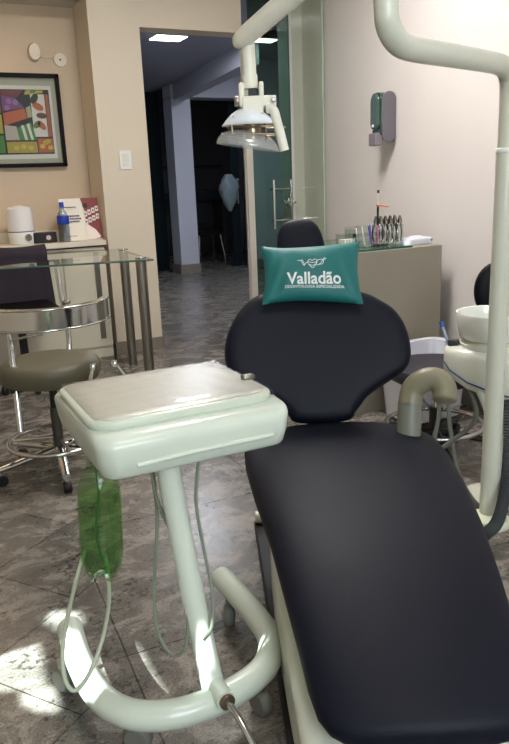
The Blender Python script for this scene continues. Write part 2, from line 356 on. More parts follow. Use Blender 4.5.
ctrl = [(-0.03, 0.0, 0.405, .02), (-0.028, 0.185, 0.42, .045), (0.0, 0.222, 0.437, .075), (0.035, 0.253, 0.445, .085), (0.10, 0.276, 0.449, .09), (0.2, 0.279, 0.446, .095), (0.35, 0.268, 0.432, .095), (0.54, 0.246, 0.405, .09), (0.70, 0.228, 0.368, .085),
        (0.83, 0.212, 0.330, .08), (0.91, 0.203, 0.305, .08), (0.965, 0.192, 0.286, .072), (0.995, 0.176, 0.274, .06), (1.014, 0.15, 0.264, .05), (1.026, 0.10, 0.254, .035), (1.03, 0.001, 0.240, .02)]
link('seat', cushion(ctrl), navy, chair, smooth=True, angle=80)
TH = math.radians(27); BN = U*math.cos(TH)+Z*math.sin(TH); BW = -U*math.sin(TH)+Z*math.cos(TH); BO = Vector((1.10, 1.69, 0.45))
def bp(v, w_, n_=0.0): return BO + V*v + BW*w_ + BN*n_
def puffy(outline, tf, tb, n=6, curve=0.0, wcurve=0.0, basis=bp):
    o = smooth_path([(p[0], p[1], 0) for p in outline], n, True)
    cx = sum(p.x for p in o)/len(o); cy = sum(p.y for p in o)/len(o)
    prof = [(0.02, -tb), (0.6, -tb), (0.9, -tb*.9), (.97, -tb*.6), (1.0, -tb*.15), (1.0, tf*.25), (.975, tf*.62), (.93, tf*.85), (.85, tf*.98), (.6, tf*1.06), (.3, tf*1.08), (0.02, tf*1.08)]
    rings = []
    for s, off in prof:
        rings.append([lp(basis(cx+(p.x-cx)*s, cy+(p.y-cy)*s, off + curve*((p.x-cx)*s)**2 + wcurve*((p.y-cy)*s))) for p in o])
    return ringloft(bmesh.new(), rings)
bo = [(-.11, .0), (.03, .0), (.065, .03), (.103, .072), (.174, .116), (.215, .143), (.236, .185), (.233, .258), (.207, .323), (.164, .364), (.11, .395), (0, .42), (-.12, .42), (-.20, .405), (-.25, .375), (-.293, .32), (-.318, .26), (-.324, .20), (-.308, .15), (-.265, .118), (-.19, .072), (-.145, .03)]
link('backrest', puffy(bo, 0.035, 0.04, 6, curve=0.35), navy, chair, smooth=True, angle=80)
ho = [(-.147, .50), (-.146, .58), (-.138, .62), (-.115, .648), (-.07, .657), (-.03, .65), (-.006, .62), (.006, .57), (.012, .50), (.0, .46), (-.13, .46)]
link('headrest', puffy(ho, 0.03, 0.03, 6, basis=lambda v, w_, n_=0: bp(v, w_, n_-0.02)), navy, chair, smooth=True, angle=80)
bm = bmesh.new()
for dv in (-0.09, -0.045): tube_bm(bm, [lp(bp(dv, 0.30, -0.06)), lp(bp(dv, 0.55, -0.055))], 0.008, 10)
link('headrest_bracket', bm, steel, chair, smooth=True)
bm = bmesh.new()
tube_bm(bm, [lp(bp(-0.04, 0.25, -0.07)), lp(bp(-0.04, 0.0, -0.06)), lp(bp(-0.04, -0.05, -0.03))], 0.035, 12)
bx(bm, lp(cl(0.0, 0.0, 0.385)), (0.30, 0.10, 0.05), math.atan2(V.y, V.x))
link('back_hinge', bm, cream2, chair, bevel=0.006)
# cream lower body with its black floor plate
def slab(secs, n=4):
    rings = []
    for s, v0, v1, zb, zt in secs:
        rings.append([lp(cl(s, v0, zb)), lp(cl(s, v1, zb)), lp(cl(s, v1, zt)), lp(cl(s, v0, zt))])
    return ringloft(bmesh.new(), rings)
link('base_cover', slab([(0.16, -.20, .20, .03, .20), (0.24, -.215, .21, .03, .31), (0.50, -.215, .21, .03, .29), (0.80, -.20, .19, .03, .225), (0.98, -.19, .18, .03, .19), (1.08, -.18, .17, .03, .17)]), cream, chair, bevel=0.035, seg=4)
link('column', slab([(-0.02, -.12, .12, .03, .37), (0.30, -.12, .12, .03, .36)]), cream2, chair, bevel=0.02)
link('floor_plate', slab([(-0.22, -.255, .25, .0, .03), (0.98, -.20, .20, .0, .03), (1.25, -.16, .16, .0, .03)]), blackp, chair, bevel=0.006)
link('seat_frame', slab([(0.03, -.18, .18, .335, .365), (0.55, -.18, .18, .29, .33), (0.9, -.15, .15, .21, .24)]), cream2, chair, bevel=0.008)
link('pedal', lathe_bm(bmesh.new(), [(.001, -.02), (.02, -.02), (.022, .0), (.02, .02), (.001, .02)], lp(cl(-0.20, -.23, .05)), 16, along(V)), cream2, chair, smooth=True)
# armrest on the far side
AD = 2.0
arm = [lp(at(408, 452, AD)), lp(at(409, 425, AD)), lp(at(410, 402, AD))]
tube('armrest_post', arm, 0.034, mat('grey_enamel', (112, 114, 102), 0.4, noise=0.08), chair, 16, 3, flat=0.8)
pad = [lp(at(410, 404, AD)), lp(at(413, 390, AD)), lp(at(421, 382, AD-.01)), lp(at(432, 379, AD-.02)), lp(at(441, 383, AD-.03)), lp(at(445, 392, AD-.04)), lp(at(444.5, 402, AD-.05))]
pp = smooth_path(pad, 6); tube('armrest_pad', pp, [0.0335]*6+[0.034]*(len(pp)-9)+[0.034, 0.031, 0.020], mat('olive_grey_rubber', (124, 119, 97), 0.42, noise=0.06), chair, 18, flat=0.95)
box('armrest_bracket', lp(at(400, 452, AD+.03)), (0.16, 0.05, 0.04), cream2, chair, rz=math.atan2(V.y, V.x), bevel=0.006)
# ------------------------------------------------------------------ pillow with lettering
pil = thing('pillow', 'teal rectangular pillow with white lettering leaning on the chair backrest', 'pillow', tuple(bp(-.05, .35, .07)))
PB = bp(-.052, .438, .085); ROLLP = math.radians(-1.0)
px_ = (V*math.cos(ROLLP) + BW*math.sin(ROLLP)); py_ = (BW*math.cos(ROLLP)-V*math.sin(ROLLP)); PHW, PHH, PT = 0.152, 0.097, 0.042
def pillow_pt(a_, b__, side, lift=0.0):   # a,b in -1..1
    x = a_*PHW*(1-0.075*(1-b__*b__)*abs(a_)**2); y = b__*PHH*(1-0.12*(1-a_*a_)*abs(b__)**2) + .004*math.sin(a_*2.2)*b__
    t = PT*(max(0, 1-a_**2)**0.45)*(max(0, 1-b__**2)**0.5) + 0.0022*math.sin(a_*7+b__*3)*(1-a_*a_)*(1-b__*b__)
    wr_ = 0.0035*math.sin(16*a_*a_ + 6*b__)*(1-b__*b__)*(abs(a_))*(1-a_**4)
    return PB + px_*x + py_*y + BN*(side*(t+wr_) + lift*side)
O0 = Vector(pil.location)
bm = bmesh.new(); NA, NB = 40, 26; g = {}
for side in (1, -1):
    for i in range(NA+1):
        for j in range(NB+1):
            a_, b__ = -1+2*i/NA, -1+2*j/NB
            edge = i in (0, NA) or j in (0, NB)
            if edge and side == -1: g[(side, i, j)] = g[(1, i, j)]
            else: g[(side, i, j)] = bm.verts.new(pillow_pt(a_, b__, 0 if edge else side) - O0)
    for i in range(NA):
        for j in range(NB):
            bm.faces.new((g[(side, i, j)], g[(side, i+1, j)], g[(side, i+1, j+1)], g[(side, i, j+1)]))
teal = mat('teal_satin', (28, 108, 106), 0.5, noise=0.07, nscale=10, bump=0.3, bscale=14)
link('pillow_cover', bm, teal, pil, smooth=True, angle=70)
printw = mat('white_print', (225, 232, 230), 0.6)
def on_pillow(bm, u0, v0, sx):            # flat lettering (x,y in metres about the pillow centre) laid on the cover
    bmesh.ops.triangulate(bm, faces=bm.faces[:])
    for vtx in bm.verts:
        a_, b__ = (u0+vtx.co.x*sx)/PHW, (v0+vtx.co.y)/PHH
        vtx.co = pillow_pt(max(-.98, min(.98, a_)), max(-.98, min(.98, b__)), 1, 0.0030 + (0.0006 if vtx.co.z > 0 else 0)) - O0
    return bm
link('lettering', on_pillow(text_mesh('Valladão', 0.052, 0.0005, 0.0011), 0.004, -0.045, 0.92), printw, pil)
link('small_lettering', on_pillow(text_mesh('ODONTOLOGIA ESPECIALIZADA', 0.0125, 0.0003, 0.0002), 0.004, -0.058, 0.96), printw, pil)
# line emblem: heart-shaped tooth between two looping strokes
bm = bmesh.new()
def stroke(pts, r=0.0011, closed=False):
    P = smooth_path([(p[0], p[1], 0) for p in pts], 6, closed); tube_bm(bm, P, r, 6, closed)
stroke([(0, -.015), (-.013, -.002), (-.014, .009), (-.006, .012), (0, .007), (.006, .012), (.014, .009), (.013, -.002)], closed=True)
stroke([(-.048, .012), (-.036, .009), (-.028, -.006), (-.02, .002), (-.012, .004), (0, .001), (.014, .003)])
stroke([(-.036, .014), (-.030, .008), (-.026, -.004)])
stroke([(.046, .014), (.034, .008), (.022, -.006), (.014, -.006), (.012, .002), (.022, .010), (.032, .010), (.036, .003), (.030, -.005), (.020, -.004)])
stroke([(.040, .018), (.036, .010)]); stroke([(-.010, -.004), (0, -.008), (.010, -.004)])
link('emblem', on_pillow(bm, 0.0, 0.018, 0.92), printw, pil)
# ------------------------------------------------------------------ delivery cart
cart = thing('dental_delivery_cart', 'pale mint instrument cart with film-wrapped tray on a curved tube base', 'dental cart', (0.47, 1.35, 0))
K = Vector((0.47, 1.35, 0))
mint = mat('mint_enamel', (206, 214, 200), 0.3, noise=0.05, nscale=7, coat=0.3)
def rrect(cx, cy, hx, hy, r, z, n=6, skew=0.0):
    out = []
    for (sx, sy, a0) in ((1, 1, 0), (-1, 1, PI/2), (-1, -1, PI), (1, -1, 3*PI/2)):
        for k in range(n+1):
            t = a0 + PI/2*k/n
            x = cx+sx*(hx-r)+r*math.cos(t); y = cy+sy*(hy-r)+r*math.sin(t); out.append(Vector((x, y, z)))
    return out
def locs(rings, o): return [[p-o for p in r] for r in rings]
cx_, cy_ = 0.468, 1.400
cx_, cy_ = 0.474, 1.402
rings = [rrect(cx_, cy_+.0, .182, .190, .03, .627), rrect(cx_, cy_, .190, .198, .034, .628), rrect(cx_, cy_, .194, .203, .038, .634), rrect(cx_, cy_, .200, .209, .04, .660), rrect(cx_, cy_, .2025, .210, .04, .680),
         rrect(cx_, cy_, .204, .209, .04, .693), rrect(cx_, cy_, .2035, .205, .04, .701), rrect(cx_, cy_, .201, .197, .04, .707), rrect(cx_, cy_, .198, .186, .04, .7105), rrect(cx_, cy_, .19, .17, .04, .7115)]
link('body', ringloft(bmesh.new(), locs(rings, K)), mint, cart, smooth=True, angle=60)
def plastic_wrap_mat():
    m = mat('film_wrapped_tray', (196, 193, 180), 0.4, coat=0.2, noise=.08); nt = m.node_tree; b = nt.nodes['Principled BSDF']
    tc = nt.nodes.new('ShaderNodeTexCoord'); mp = nt.nodes.new('ShaderNodeMapping'); mp.inputs['Scale'].default_value = (1, 3, 1); mp.inputs['Rotation'].default_value = (0, 0, .5)
    n = nt.nodes.new('ShaderNodeTexNoise'); n.inputs['Scale'].default_value = 30; n.inputs['Detail'].default_value = 8; n.inputs['Distortion'].default_value = 2
    bp_ = nt.nodes.new('ShaderNodeBump'); bp_.inputs['Strength'].default_value = 0.4; bp_.inputs['Distance'].default_value = 0.01
    nt.links.new(tc.outputs['Object'], mp.inputs[0]); nt.links.new(mp.outputs[0], n.inputs['Vector']); nt.links.new(n.outputs['Fac'], bp_.inputs['Height']); nt.links.new(bp_.outputs[0], b.inputs['Normal'])
    return m
tx, ty = 0.470, 1.405
rings = [rrect(tx, ty, .185, .155, .045, .707), rrect(tx, ty, .195, .163, .05, .711), rrect(tx, ty, .197, .165, .05, .722), rrect(tx, ty, .194, .162, .048, .7265), rrect(tx, ty, .186, .154, .045, .728), rrect(tx, ty, .15, .12, .03, .728)]
tr = link('tray', ringloft(bmesh.new(), locs(rings, K)), mint, cart, smooth=True, angle=60)
rings = [rrect(tx, ty, .183, .151, .042, .7275), rrect(tx, ty, .184, .152, .043, .729), rrect(tx, ty, .183, .151, .042, .7305), rrect(tx, ty, .15, .12, .03, .7305)]
link('tray_mat', ringloft(bmesh.new(), locs(rings, K)), plastic_wrap_mat(), tr, smooth=True, angle=60)
film = bmesh.new(); gr = {}
for i in range(25):
    for j in range(20):
        x = tx-0.188+0.376*i/24; y = ty-0.172+0.32*j/19
        z = 0.7335 + 0.0006*math.sin(i*1.7+j*.6)+0.0005*math.sin(j*2.3-i*.4) - (0.012 if j == 0 else 0)
        gr[i, j] = film.verts.new(Vector((x, y, z))-K)
for i in range(24):
    for j in range(19): film.faces.new((gr[i, j], gr[i+1, j], gr[i+1, j+1], gr[i, j+1]))
filmm = glass_mat('cling_film', (250, 250, 248), 0.3)
fo = link('plastic_film', film, filmm, cart, smooth=True)
# crumpled film hanging over the right end
bm = bmesh.new(); gr = {}
for i in range(14):
    for j in range(10):
        y = 1.19+0.30*i/13; z = 0.702-0.072*j/9; x = 0.683+0.004*math.sin(i*1.9+j)+0.004*math.sin(j*2.1)-(0.01 if j > 5 else 0)
        gr[i, j] = bm.verts.new(Vector((x, y, z))-K)
for i in range(13):
    for j in range(9): bm.faces.new((gr[i, j], gr[i+1, j], gr[i+1, j+1], gr[i, j+1]))
link('plastic_film', bm, filmm, cart)
# raised ridge along left shoulder and front groove
tube('body_ridge', [Vector(p)-K for p in [(0.285, 1.56, .700), (0.277, 1.45, .708), (0.279, 1.32, .708), (0.286, 1.25, .702), (0.290, 1.212, .685)]], .009, mint, cart, 10, 4, flat=.6)
tube('body_ridge', [Vector(p)-K for p in [(0.34, 1.1935, .652), (0.45, 1.193, .656), (0.60, 1.193, .656), (0.625, 1.195, .656)]], .005, mint, cart, 8, 4)
# small clasp knobs at the right end
box('knob', Vector((0.655, 1.36, 0.735))-K, (0.03, 0.02, 0.012), steel, cart, bevel=0.004)
disc('knob', Vector((0.684, 1.30, 0.69))-K, (1, 0, 0.2), 0.013, 0.014, steel, cart)
ptop, pbot = Vector((0.435, 1.32, 0.645)), Vector((0.465, 1.205, 0.115))
tube('pole', [p-K for p in (ptop, ptop*.7+pbot*.3+Vector((0, .012, 0)), ptop*.3+pbot*.7+Vector((0, .012, 0)), pbot)], 0.0250, mint, cart, 24, 6)
zt = 0.10
basep = [(0.245, 1.590, zt), (0.236, 1.46, zt), (0.243, 1.33, zt), (0.275, 1.245, zt), (0.335, 1.195, zt), (0.42, 1.175, zt), (0.52, 1.185, zt), (0.605, 1.225, zt), (0.655, 1.30, zt), (0.668, 1.40, zt), (0.670, 1.50, zt), (0.668, 1.61, zt)]
tube('base_tube', [Vector(p)-K for p in basep], 0.0305, mint, cart, 24, 6)
disc('end_cap', Vector((0.245, 1.592, zt))-K, (0, 1, 0), 0.029, 0.01, mint, cart); disc('end_cap', Vector((0.668, 1.612, zt))-K, (0, 1, 0), 0.029, 0.01, mint, cart)
tube('pole_socket', [Vector((0.466, 1.20, .122))-K, Vector((0.4665, 1.137, .124))-K], .021, mint, cart, 20)
disc('pole_collar', Vector((0.467, 1.134, 0.124))-K, (0.05, -1, 0.1), 0.0165, 0.012, mat('bronze_ring', (120, 105, 85), .35, metal=.8), cart)
tube('pedal_rod', [Vector(p)-K for p in [(0.467, 1.135, .124), (0.474, 1.09, .11), (0.485, 1.02, .06), (0.490, .98, .03)]], 0.0075, chrome, cart, 12, 4)
castm = mat('grey_caster', (112, 112, 104), 0.5)
def caster(x, y, yaw):
    c = K; p = Vector((x, y, 0.032)); ax = Vector((math.cos(yaw), math.sin(yaw), 0))
    wv = disc('caster', p-c, ax, 0.032, 0.028, castm, cart, 28, 0.25)
    tube('fork', [Vector((x, y, 0.05))-c, Vector((x, y, 0.085))-c], 0.009, steel, wv if False else cart, 10)
for (x, y, yw_) in ((0.202, 1.50, 0.4), (0.653, 1.535, -0.5), (0.575, 1.20, 0.2), (0.30, 1.235, 0.9)): caster(x, y, yw_)
hosem = mat('grey_green_hose', (120, 128, 112), 0.45); hosel = mat('pale_hose', (178, 186, 164), 0.45)
def hose(pts, r=0.004, m=hosem, parent=cart, o=K): return tube('hose', [Vector(p)-o for p in pts], r, m, parent, 8, 8)
hose([at(152, 462, 1.52), at(157, 520, 1.52), at(154, 590, 1.53), at(158, 632, 1.53), at(173, 655, 1.52), at(186, 645, 1.50), at(187, 600, 1.49), at(176, 545, 1.49), at(157, 500, 1.50), at(151, 465, 1.50)])
hose([at(199, 458, 1.50), at(196, 500, 1.50), at(203, 545, 1.50), at(212, 590, 1.50), at(212, 625, 1.48), at(204, 640, 1.45)])
hose([at(160, 460, 1.49), at(171, 520, 1.49), at(183, 575, 1.50), at(196, 610, 1.50)])
# instrument handpieces standing behind the tray
def handpiece(A, B, hd):
    A, B = Vector(A), Vector(B)
    h_ = tube('handpiece', [A-K, (A*.6+B*.4)-K, B-K], [0.008, 0.0065, 0.0045], chrome, cart, 12)
    disc('handpiece_head', B-K+Vector(hd)*.3, (0.2, 0.1, 1), 0.0075, 0.016, chrome, h_)
handpiece(at(90.5, 384, 1.72), at(93, 368, 1.70), (0, 0, .01)); handpiece(at(126, 377, 1.74), at(116, 364, 1.70), (-.012, 0, .006))
# ------------------------------------------------------------------ green bottle under the cart
bot = thing('green_bottle', 'translucent green plastic bottle of water hanging upright under the cart', 'bottle', (0.305, 1.425, 0.33))
BT = Vector((0.308, 1.425, 0)); tilt = Matrix.Rotation(math.radians(3), 4, 'Y')
gp = [(.001, .322), (.012, .322), (.0125, .30), (.016, .285), (.027, .262), (.038, .238), (.0455, .21), (.047, .19), (.0475, .17), (.048, .07), (.0465, .045), (.043, .03)]
rings = [];
for r, z in gp: rings.append([tilt @ Vector((r*math.cos(2*PI*k/40), r*math.sin(2*PI*k/40), z)) for k in range(40)])
for r, z, am in ((.038, .016, .010), (.028, .004, .009), (.015, .012, .003), (.002, .016, 0)):
    rings.append([tilt @ Vector(((r+am*.3*math.cos(5*2*PI*k/40))*math.cos(2*PI*k/40), (r+am*.3*math.cos(5*2*PI*k/40))*math.sin(2*PI*k/40), z-am*math.cos(5*2*PI*k/40)*0.9)) for k in range(40)])
gl = glass_mat('green_pet', (220, 240, 212), .09)
bo_ = link('bottle_body', ringloft(bmesh.new(), rings), gl, bot, smooth=True, angle=80)
wl = glass_mat('green_water', (220, 240, 216), 0.05)
link('water', lathe_bm(bmesh.new(), [(.001, .022), (.034, .018), (.0405, .03), (.045, .06), (.0455, .17), (.0453, .205), (.001, .205)], (0, 0, 0), 32, tilt), wl, bot, smooth=True)
tube('dip_tube', [Vector((0.002, 0, .30)), Vector((.01, 0, .2)), Vector((-.005, 0.005, .10)), Vector((.004, 0, .03))], .003, mat('dip_tube_plastic', (96, 122, 92), .3), bot, 8, 5)
tube('hose_loop', [at(84, 545, 1.62)-Vector(bot.location), at(76, 572, 1.56)-Vector(bot.location), at(68, 605, 1.47)-Vector(bot.location), at(62, 640, 1.38)-Vector(bot.location), at(64, 672, 1.36)-Vector(bot.location), at(74, 684, 1.36)-Vector(bot.location), at(88, 668, 1.38)-Vector(bot.location), at(101, 635, 1.42)-Vector(bot.location), at(108, 600, 1.52)-Vector(bot.location), at(108, 575, 1.58)-Vector(bot.location), at(105, 550, 1.62)-Vector(bot.location)], .0045, hosel, bot, 10, 8)
bot.location = (0.305, 1.425, 0.315)
# ------------------------------------------------------------------ operating light and its pole
pole = thing('operating_light', 'tall cream pole with bent arm carrying a dental lamp over the chair', 'dental lamp', (1.572, 1.526, 0))
K2 = Vector((1.572, 1.526, 0)); Q = lambda p: Vector(p)-K2
pal = cream2
tube('pole', [Q((1.572, 1.526, .10)), Q((1.572, 1.526, .7)), Q((1.572, 1.526, 1.205))], .0285, pal, pole, 28)
armp = [Q((1.572, 1.526, 1.21)), Q((1.572, 1.526, 1.29)), Q((1.572, 1.526, 1.345)), Q((1.562, 1.521, 1.395)), Q((1.53, 1.508, 1.42)), Q((1.47, 1.484, 1.427)), Q((1.28, 1.41, 1.424)), Q((1.08, 1.335, 1.42)), Q((1.02, 1.312, 1.428)), Q((.985, 1.298, 1.455)), Q((.975, 1.294, 1.50)), Q((.972, 1.292, 1.66))]
tube('bent_arm', armp, .0265, pal, pole, 28, 6)
disc('collar', Q((1.572, 1.526, 1.21)), (0, 0, 1), .031, .014, white, pole)
plate_r = [[Q(p) for p in r] for r in (rrect(1.555, 1.50, .055, .055, .05, .07, 8), rrect(1.555, 1.50, .058, .058, .05, .075, 8), rrect(1.555, 1.50, .058, .058, .05, .095, 8), rrect(1.555, 1.50, .053, .053, .05, .10, 8))]
bm = ringloft(bmesh.new(), plate_r); bx(bm, Q((1.44, 1.53, .085)), (.28, .10, .028), math.radians(-8)); link('foot_plate', bm, mat('cream_foot', (226, 232, 208), .3), pole, bevel=.005)
# sprung lamp arm
ja, jb = Vector((.972, 1.292, 1.655)), Vector((.822, 1.655, 1.486))
wh = mat('white_lamp_enamel', (226, 222, 206), .35, noise=.06, nscale=30)
dirn = (jb-ja).normalized()
tube('lamp_arm', [Q(ja), Q(ja+dirn*.1), Q(jb-dirn*.02), Q(jb), Q(jb+dirn*.016), Q(jb+dirn*.026)], [.026, .0255, .0235, .0225, .018, .008], wh, pole, 24)
lamp0 = Vector((.835, 1.652, 1.46))
V2 = V; IX = RX.copy(); IX.z = 0; IX.normalize()            # lamp's own left-right axis
IY = Vector((-IX.y, IX.x, 0))
def ll(a_, b__, c_):
    if c_ < -.06: c_ = -.06*.9+(c_+.06)*.82
    return Q(lamp0 + IX*a_ + IY*b__ + Z*c_)
tube('drop_tube', [ll(0, 0, .02), ll(.001, 0, -.05), ll(.002, 0, -.088)], .0165, wh, pole, 20)
tube('drop_tube_sleeve', [ll(.001, 0, -.062), ll(.002, 0, -.10)], .019, wh, pole, 20)
brg = math.atan2(IX.y, IX.x)
bm = bmesh.new()
bx(bm, ll(-.020, 0, -.118), (.014, .05, .055), brg); bx(bm, ll(.028, 0, -.105), (.012, .05, .035), brg); bx(bm, ll(.006, .0, -.150), (.052, .055, .045), brg)
yoke = link('yoke', bm, wh, pole, bevel=.004)
disc('knob', ll(-.032, -.01, -.135), IX, .012, .014, steel, yoke); box('tilt_block', ll(.047, 0, -.138), (.034, .04, .026), wh, pole, rz=brg, bevel=.003)
disc('knob', ll(.058, -.024, -.136), IY, .006, .02, steel, yoke); box('pivot', ll(.006, 0, -.118), (.02, .02, .03), blackp, yoke, rz=brg)
# wire cage
cg = bmesh.new()
for yy in (-.028, .028):
    tube_bm(cg, smooth_path([ll(-.046, yy, -.23), ll(-.046, yy, -.195), ll(-.034, yy, -.176), ll(.022, yy, -.172), ll(.034, yy, -.192), ll(.036, yy, -.25)], 3), .0025, 8)
for zz in (-.208, -.230): tube_bm(cg, smooth_path([ll(-.046, -.028, zz), ll(-.046, .028, zz), ll(.07, .03, zz-.005), ll(.07, -.03, zz-.005)], 3, True), .0022, 8, True)
link('wire_cage', cg, mat('tan_wire', (140, 120, 100), .35, metal=.9), pole, smooth=True)
# upper white shield: a curved sheet arching left to right
def sheet(fn, nu, nv, th, m, name, parent):
    b = bmesh.new(); vv = [[b.verts.new(fn(i/nu, j/nv)) for j in range(nv+1)] for i in range(nu+1)]
    for i in range(nu):
        for j in range(nv): b.faces.new((vv[i][j], vv[i+1][j], vv[i+1][j+1], vv[i][j+1]))
    o = link(name, b, m, parent, smooth=True, angle=80)
    s_ = o.modifiers.new('thick', 'SOLIDIFY'); s_.thickness = th; return o
sheet(lambda s, t: ll(-.072+.145*s, -.048*math.cos(PI*t)*(.35+.65*math.sin(PI*s)), -.203+.052*math.sin(PI*s**.85)*math.sin(PI*t)**.8), 24, 14, .002, mat('white_shield', (228, 232, 236), .25, noise=.03), 'heat_shield', pole)
tube('bulb_housing', [ll(.002, 0, -.200), ll(.002, 0, -.246)], .0215, mat('nickel_housing', (170, 150, 128), .3, metal=.9), pole, 24)
tube('bulb_housing_cap', [ll(.003, 0, -.185), ll(.003, 0, -.203)], .012, steel, pole, 16)
# clear dished reflector below
def refl(s, t):
    ang = PI*s; rr = math.sin(PI*.5*t)
    return ll(.012 - .095*math.cos(ang)*rr - .01, -.02 - .055*math.sin(ang)*rr + .02, -.288 - .016*(.5-.5*math.cos(ang)) + .045*math.cos(PI*.5*t))
sheet(lambda s, t: ll(-.010+.078*math.cos(2*PI*s)*math.sin(PI*.5*t)**.8, .058*math.sin(2*PI*s)*math.sin(PI*.5*t)**.8, -.268+.052*math.cos(PI*.5*t)-.016*math.cos(2*PI*s)*math.sin(PI*.5*t)), 36, 8, .002, mat('reflector_glass', (214, 216, 214), .06, alpha=.3, metal=.3), 'reflector', pole)
# long white handle
tube('handle', [ll(.042, -.02, -.158), ll(.058, -.026, -.165), ll(.066, -.028, -.20), ll(.078, -.03, -.27), ll(.083, -.03, -.282)], [.012]*1+[.0125]*3+[.0125]*0+[.009], wh, pole, 16) if False else tube('handle', smooth_path([ll(.042, -.02, -.160), ll(.056, -.026, -.166), ll(.064, -.028, -.20), ll(.074, -.03, -.25), ll(.080, -.03, -.282)], 5), .0115, wh, pole, 16)
# ------------------------------------------------------------------ cuspidor unit behind the pole
cus = thing('cuspidor_unit', 'cream dental spittoon unit with round white bowl behind the tall pole', 'dental unit', (1.80, 1.74, 0.0))
K3 = Vector((1.80, 1.74, 0)); ang = math.atan2(-.80, .60)
ax1 = Vector((math.cos(ang), math.sin(ang), 0)); ax2 = Vector((-ax1.y, ax1.x, 0))
def cu(a_, b__, c_): return K3*0 + ax1*a_ + ax2*b__ + Z*c_
secs = []
for s, hw, zb, zt_ in [(-.175, .05, .50, .565), (-.17, .070, .485, .572), (-.145, .095, .465, .58), (-.08, .12, .43, .585), (.05, .14, .40, .585), (.20, .145, .385, .58), (.30, .13, .385, .57), (.31, .10, .40, .56)]:
    ring = []
    for k in range(28):
        t = 2*PI*k/28; ct, st = math.cos(t), math.sin(t)
        ring.append(cu(s, hw*math.copysign(abs(ct)**.45, ct), (zb+zt_)/2+(zt_-zb)/2*math.copysign(abs(st)**.45, st)))
    secs.append(ring)
link('housing', ringloft(bmesh.new(), secs), cream, cus, smooth=True, angle=60)
stripe = bmesh.new()
sp = [cu(s, -hw-.0015, z) for s, hw, z in [(-.168, .070, .525), (-.145, .0945, .503), (-.08, .1195, .470), (.0, .132, .448), (.06, .1405, .438)]]
tube_bm(stripe, sp, .0028, 6); link('blue_stripe', stripe, mat('blue_print', (40, 70, 120), .5), cus)
bc = cu(-.02, .0, 0)
lathe('bowl_base', [(.001, .575), (.11, .575), (.112, .59), (.09, .605), (.001, .608)], bc, cream, cus, 36)
lathe('bowl', [(.001, .602), (.10, .602), (.114, .612), (.122, .65), (.128, .688), (.126, .695), (.119, .693), (.112, .65), (.09, .622), (.001, .618)], bc, mat('white_ceramic', (232, 234, 226), .15, coat=.4), cus, 44)
box('hose_holder', cu(-.145, -.04, .588), (.035, .03, .022), mat('dark_grey_plastic', (60, 64, 64), .5), cus, rz=ang, bevel=.003)
ej = Vector(K3)
tube('saliva_ejector', [at(449, 346, 2.50)-K3, at(446.5, 338, 2.50)-K3, at(442, 326, 2.50)-K3], .0055, mat('pale_blue_straw', (190, 205, 235), .3), cus, 10)
tube('saliva_ejector_tip', [at(442.5, 327, 2.50)-K3, at(441, 321.5, 2.50)-K3], .0075, mat('blue_tip', (50, 110, 200), .4), cus, 10)
# support arm towards the pole, holders and hoses
tube('support_arm', [cu(.05, 0, .47), cu(.05, 0, .30), cu(.02, .0, .14), cu(0.0, 0, .02)], .028, cream2, cus, 20, 4)
disc('support_foot', cu(0, 0, .012), (0, 0, 1), .10, .024, cream2, cus)
gh = mat('grey_hose', (108, 110, 102), .5)
tube('suction_holder', [cu(-.19, -.06, .49), cu(-.19, -.065, .42)], .014, gh, cus, 14)
tube('suction_holder', [cu(-.15, -.09, .46), cu(-.15, -.09, .42)], .016, gh, cus, 14)
for pts in ([cu(-.19, -.065, .47), cu(-.18, -.07, .34), cu(-.19, -.10, .20), cu(-.14, -.16, .06), cu(-.02, -.12, .02)],
            [cu(-.15, -.09, .42), cu(-.13, -.11, .28), cu(-.08, -.16, .13), cu(.0, -.18, .04), cu(.05, -.1, .015)],
            [cu(-.10, -.07, .47), cu(-.05, -.10, .34), cu(-.16, -.13, .22), cu(-.26, -.12, .10), cu(-.22, -.05, .02)]):
    tube('hose', pts, .008, gh, cus, 10, 8)
tube('drain_funnel', [cu(-.04, -.10, .46), cu(-.01, -.10, .36)], [.022, .010], cream, cus, 16)
# ribbed hose beside the pole
rh = smooth_path([at(509, 400, 2.28), at(509, 440, 2.26), at(507, 475, 2.22), at(503, 503, 2.17), at(496, 524, 2.12), at(484, 535, 2.08)], 30)
rad = [.0165 + (.0028 if i % 2 else -.0008) for i in range(len(rh))]
tag(link('ribbed_hose', tube_bm(bmesh.new(), rh, rad, 14), mat('dark_ribbed_rubber', (62, 66, 68), .55), None, smooth=False), 'dark grey corrugated hose hanging beside the tall cream pole', 'hose')
# ------------------------------------------------------------------ dentist stool on the right
st = thing('dentist_stool', 'dark dentist stool with round seat and chrome column behind spittoon unit', 'stool', (1.93, 2.20, 0))
KS = Vector((1.93, 2.20, 0)); SZ = .40
lathe('seat', [(.001, SZ-.07), (.17, SZ-.07), (.197, SZ-.055), (.205, SZ-.03), (.195, SZ-.008), (.16, SZ), (.001, SZ+.003)], (0, 0, 0), mat('charcoal_violet_vinyl', (44, 42, 54), .45, noise=.05), st, 40)
tube('column', [(0, 0, .33), (0, 0, .20)], .016, chrome, st, 18); tube('column_sleeve', [(0, 0, .21), (0, 0, .06)], .024, blackp, st, 18)
for k in range(5):
    t = 2*PI*k/5+.5; e = Vector((math.cos(t), math.sin(t), 0))
    lg = tube('leg', [e*.02+Z*.10, e*.14+Z*.085, e*.27+Z*.065], [.018, .015, .012], blackp, st, 10)
    disc('caster', e*.27+Z*.026, Vector((-e.y, e.x, 0)), .026, .03, blackp, lg)
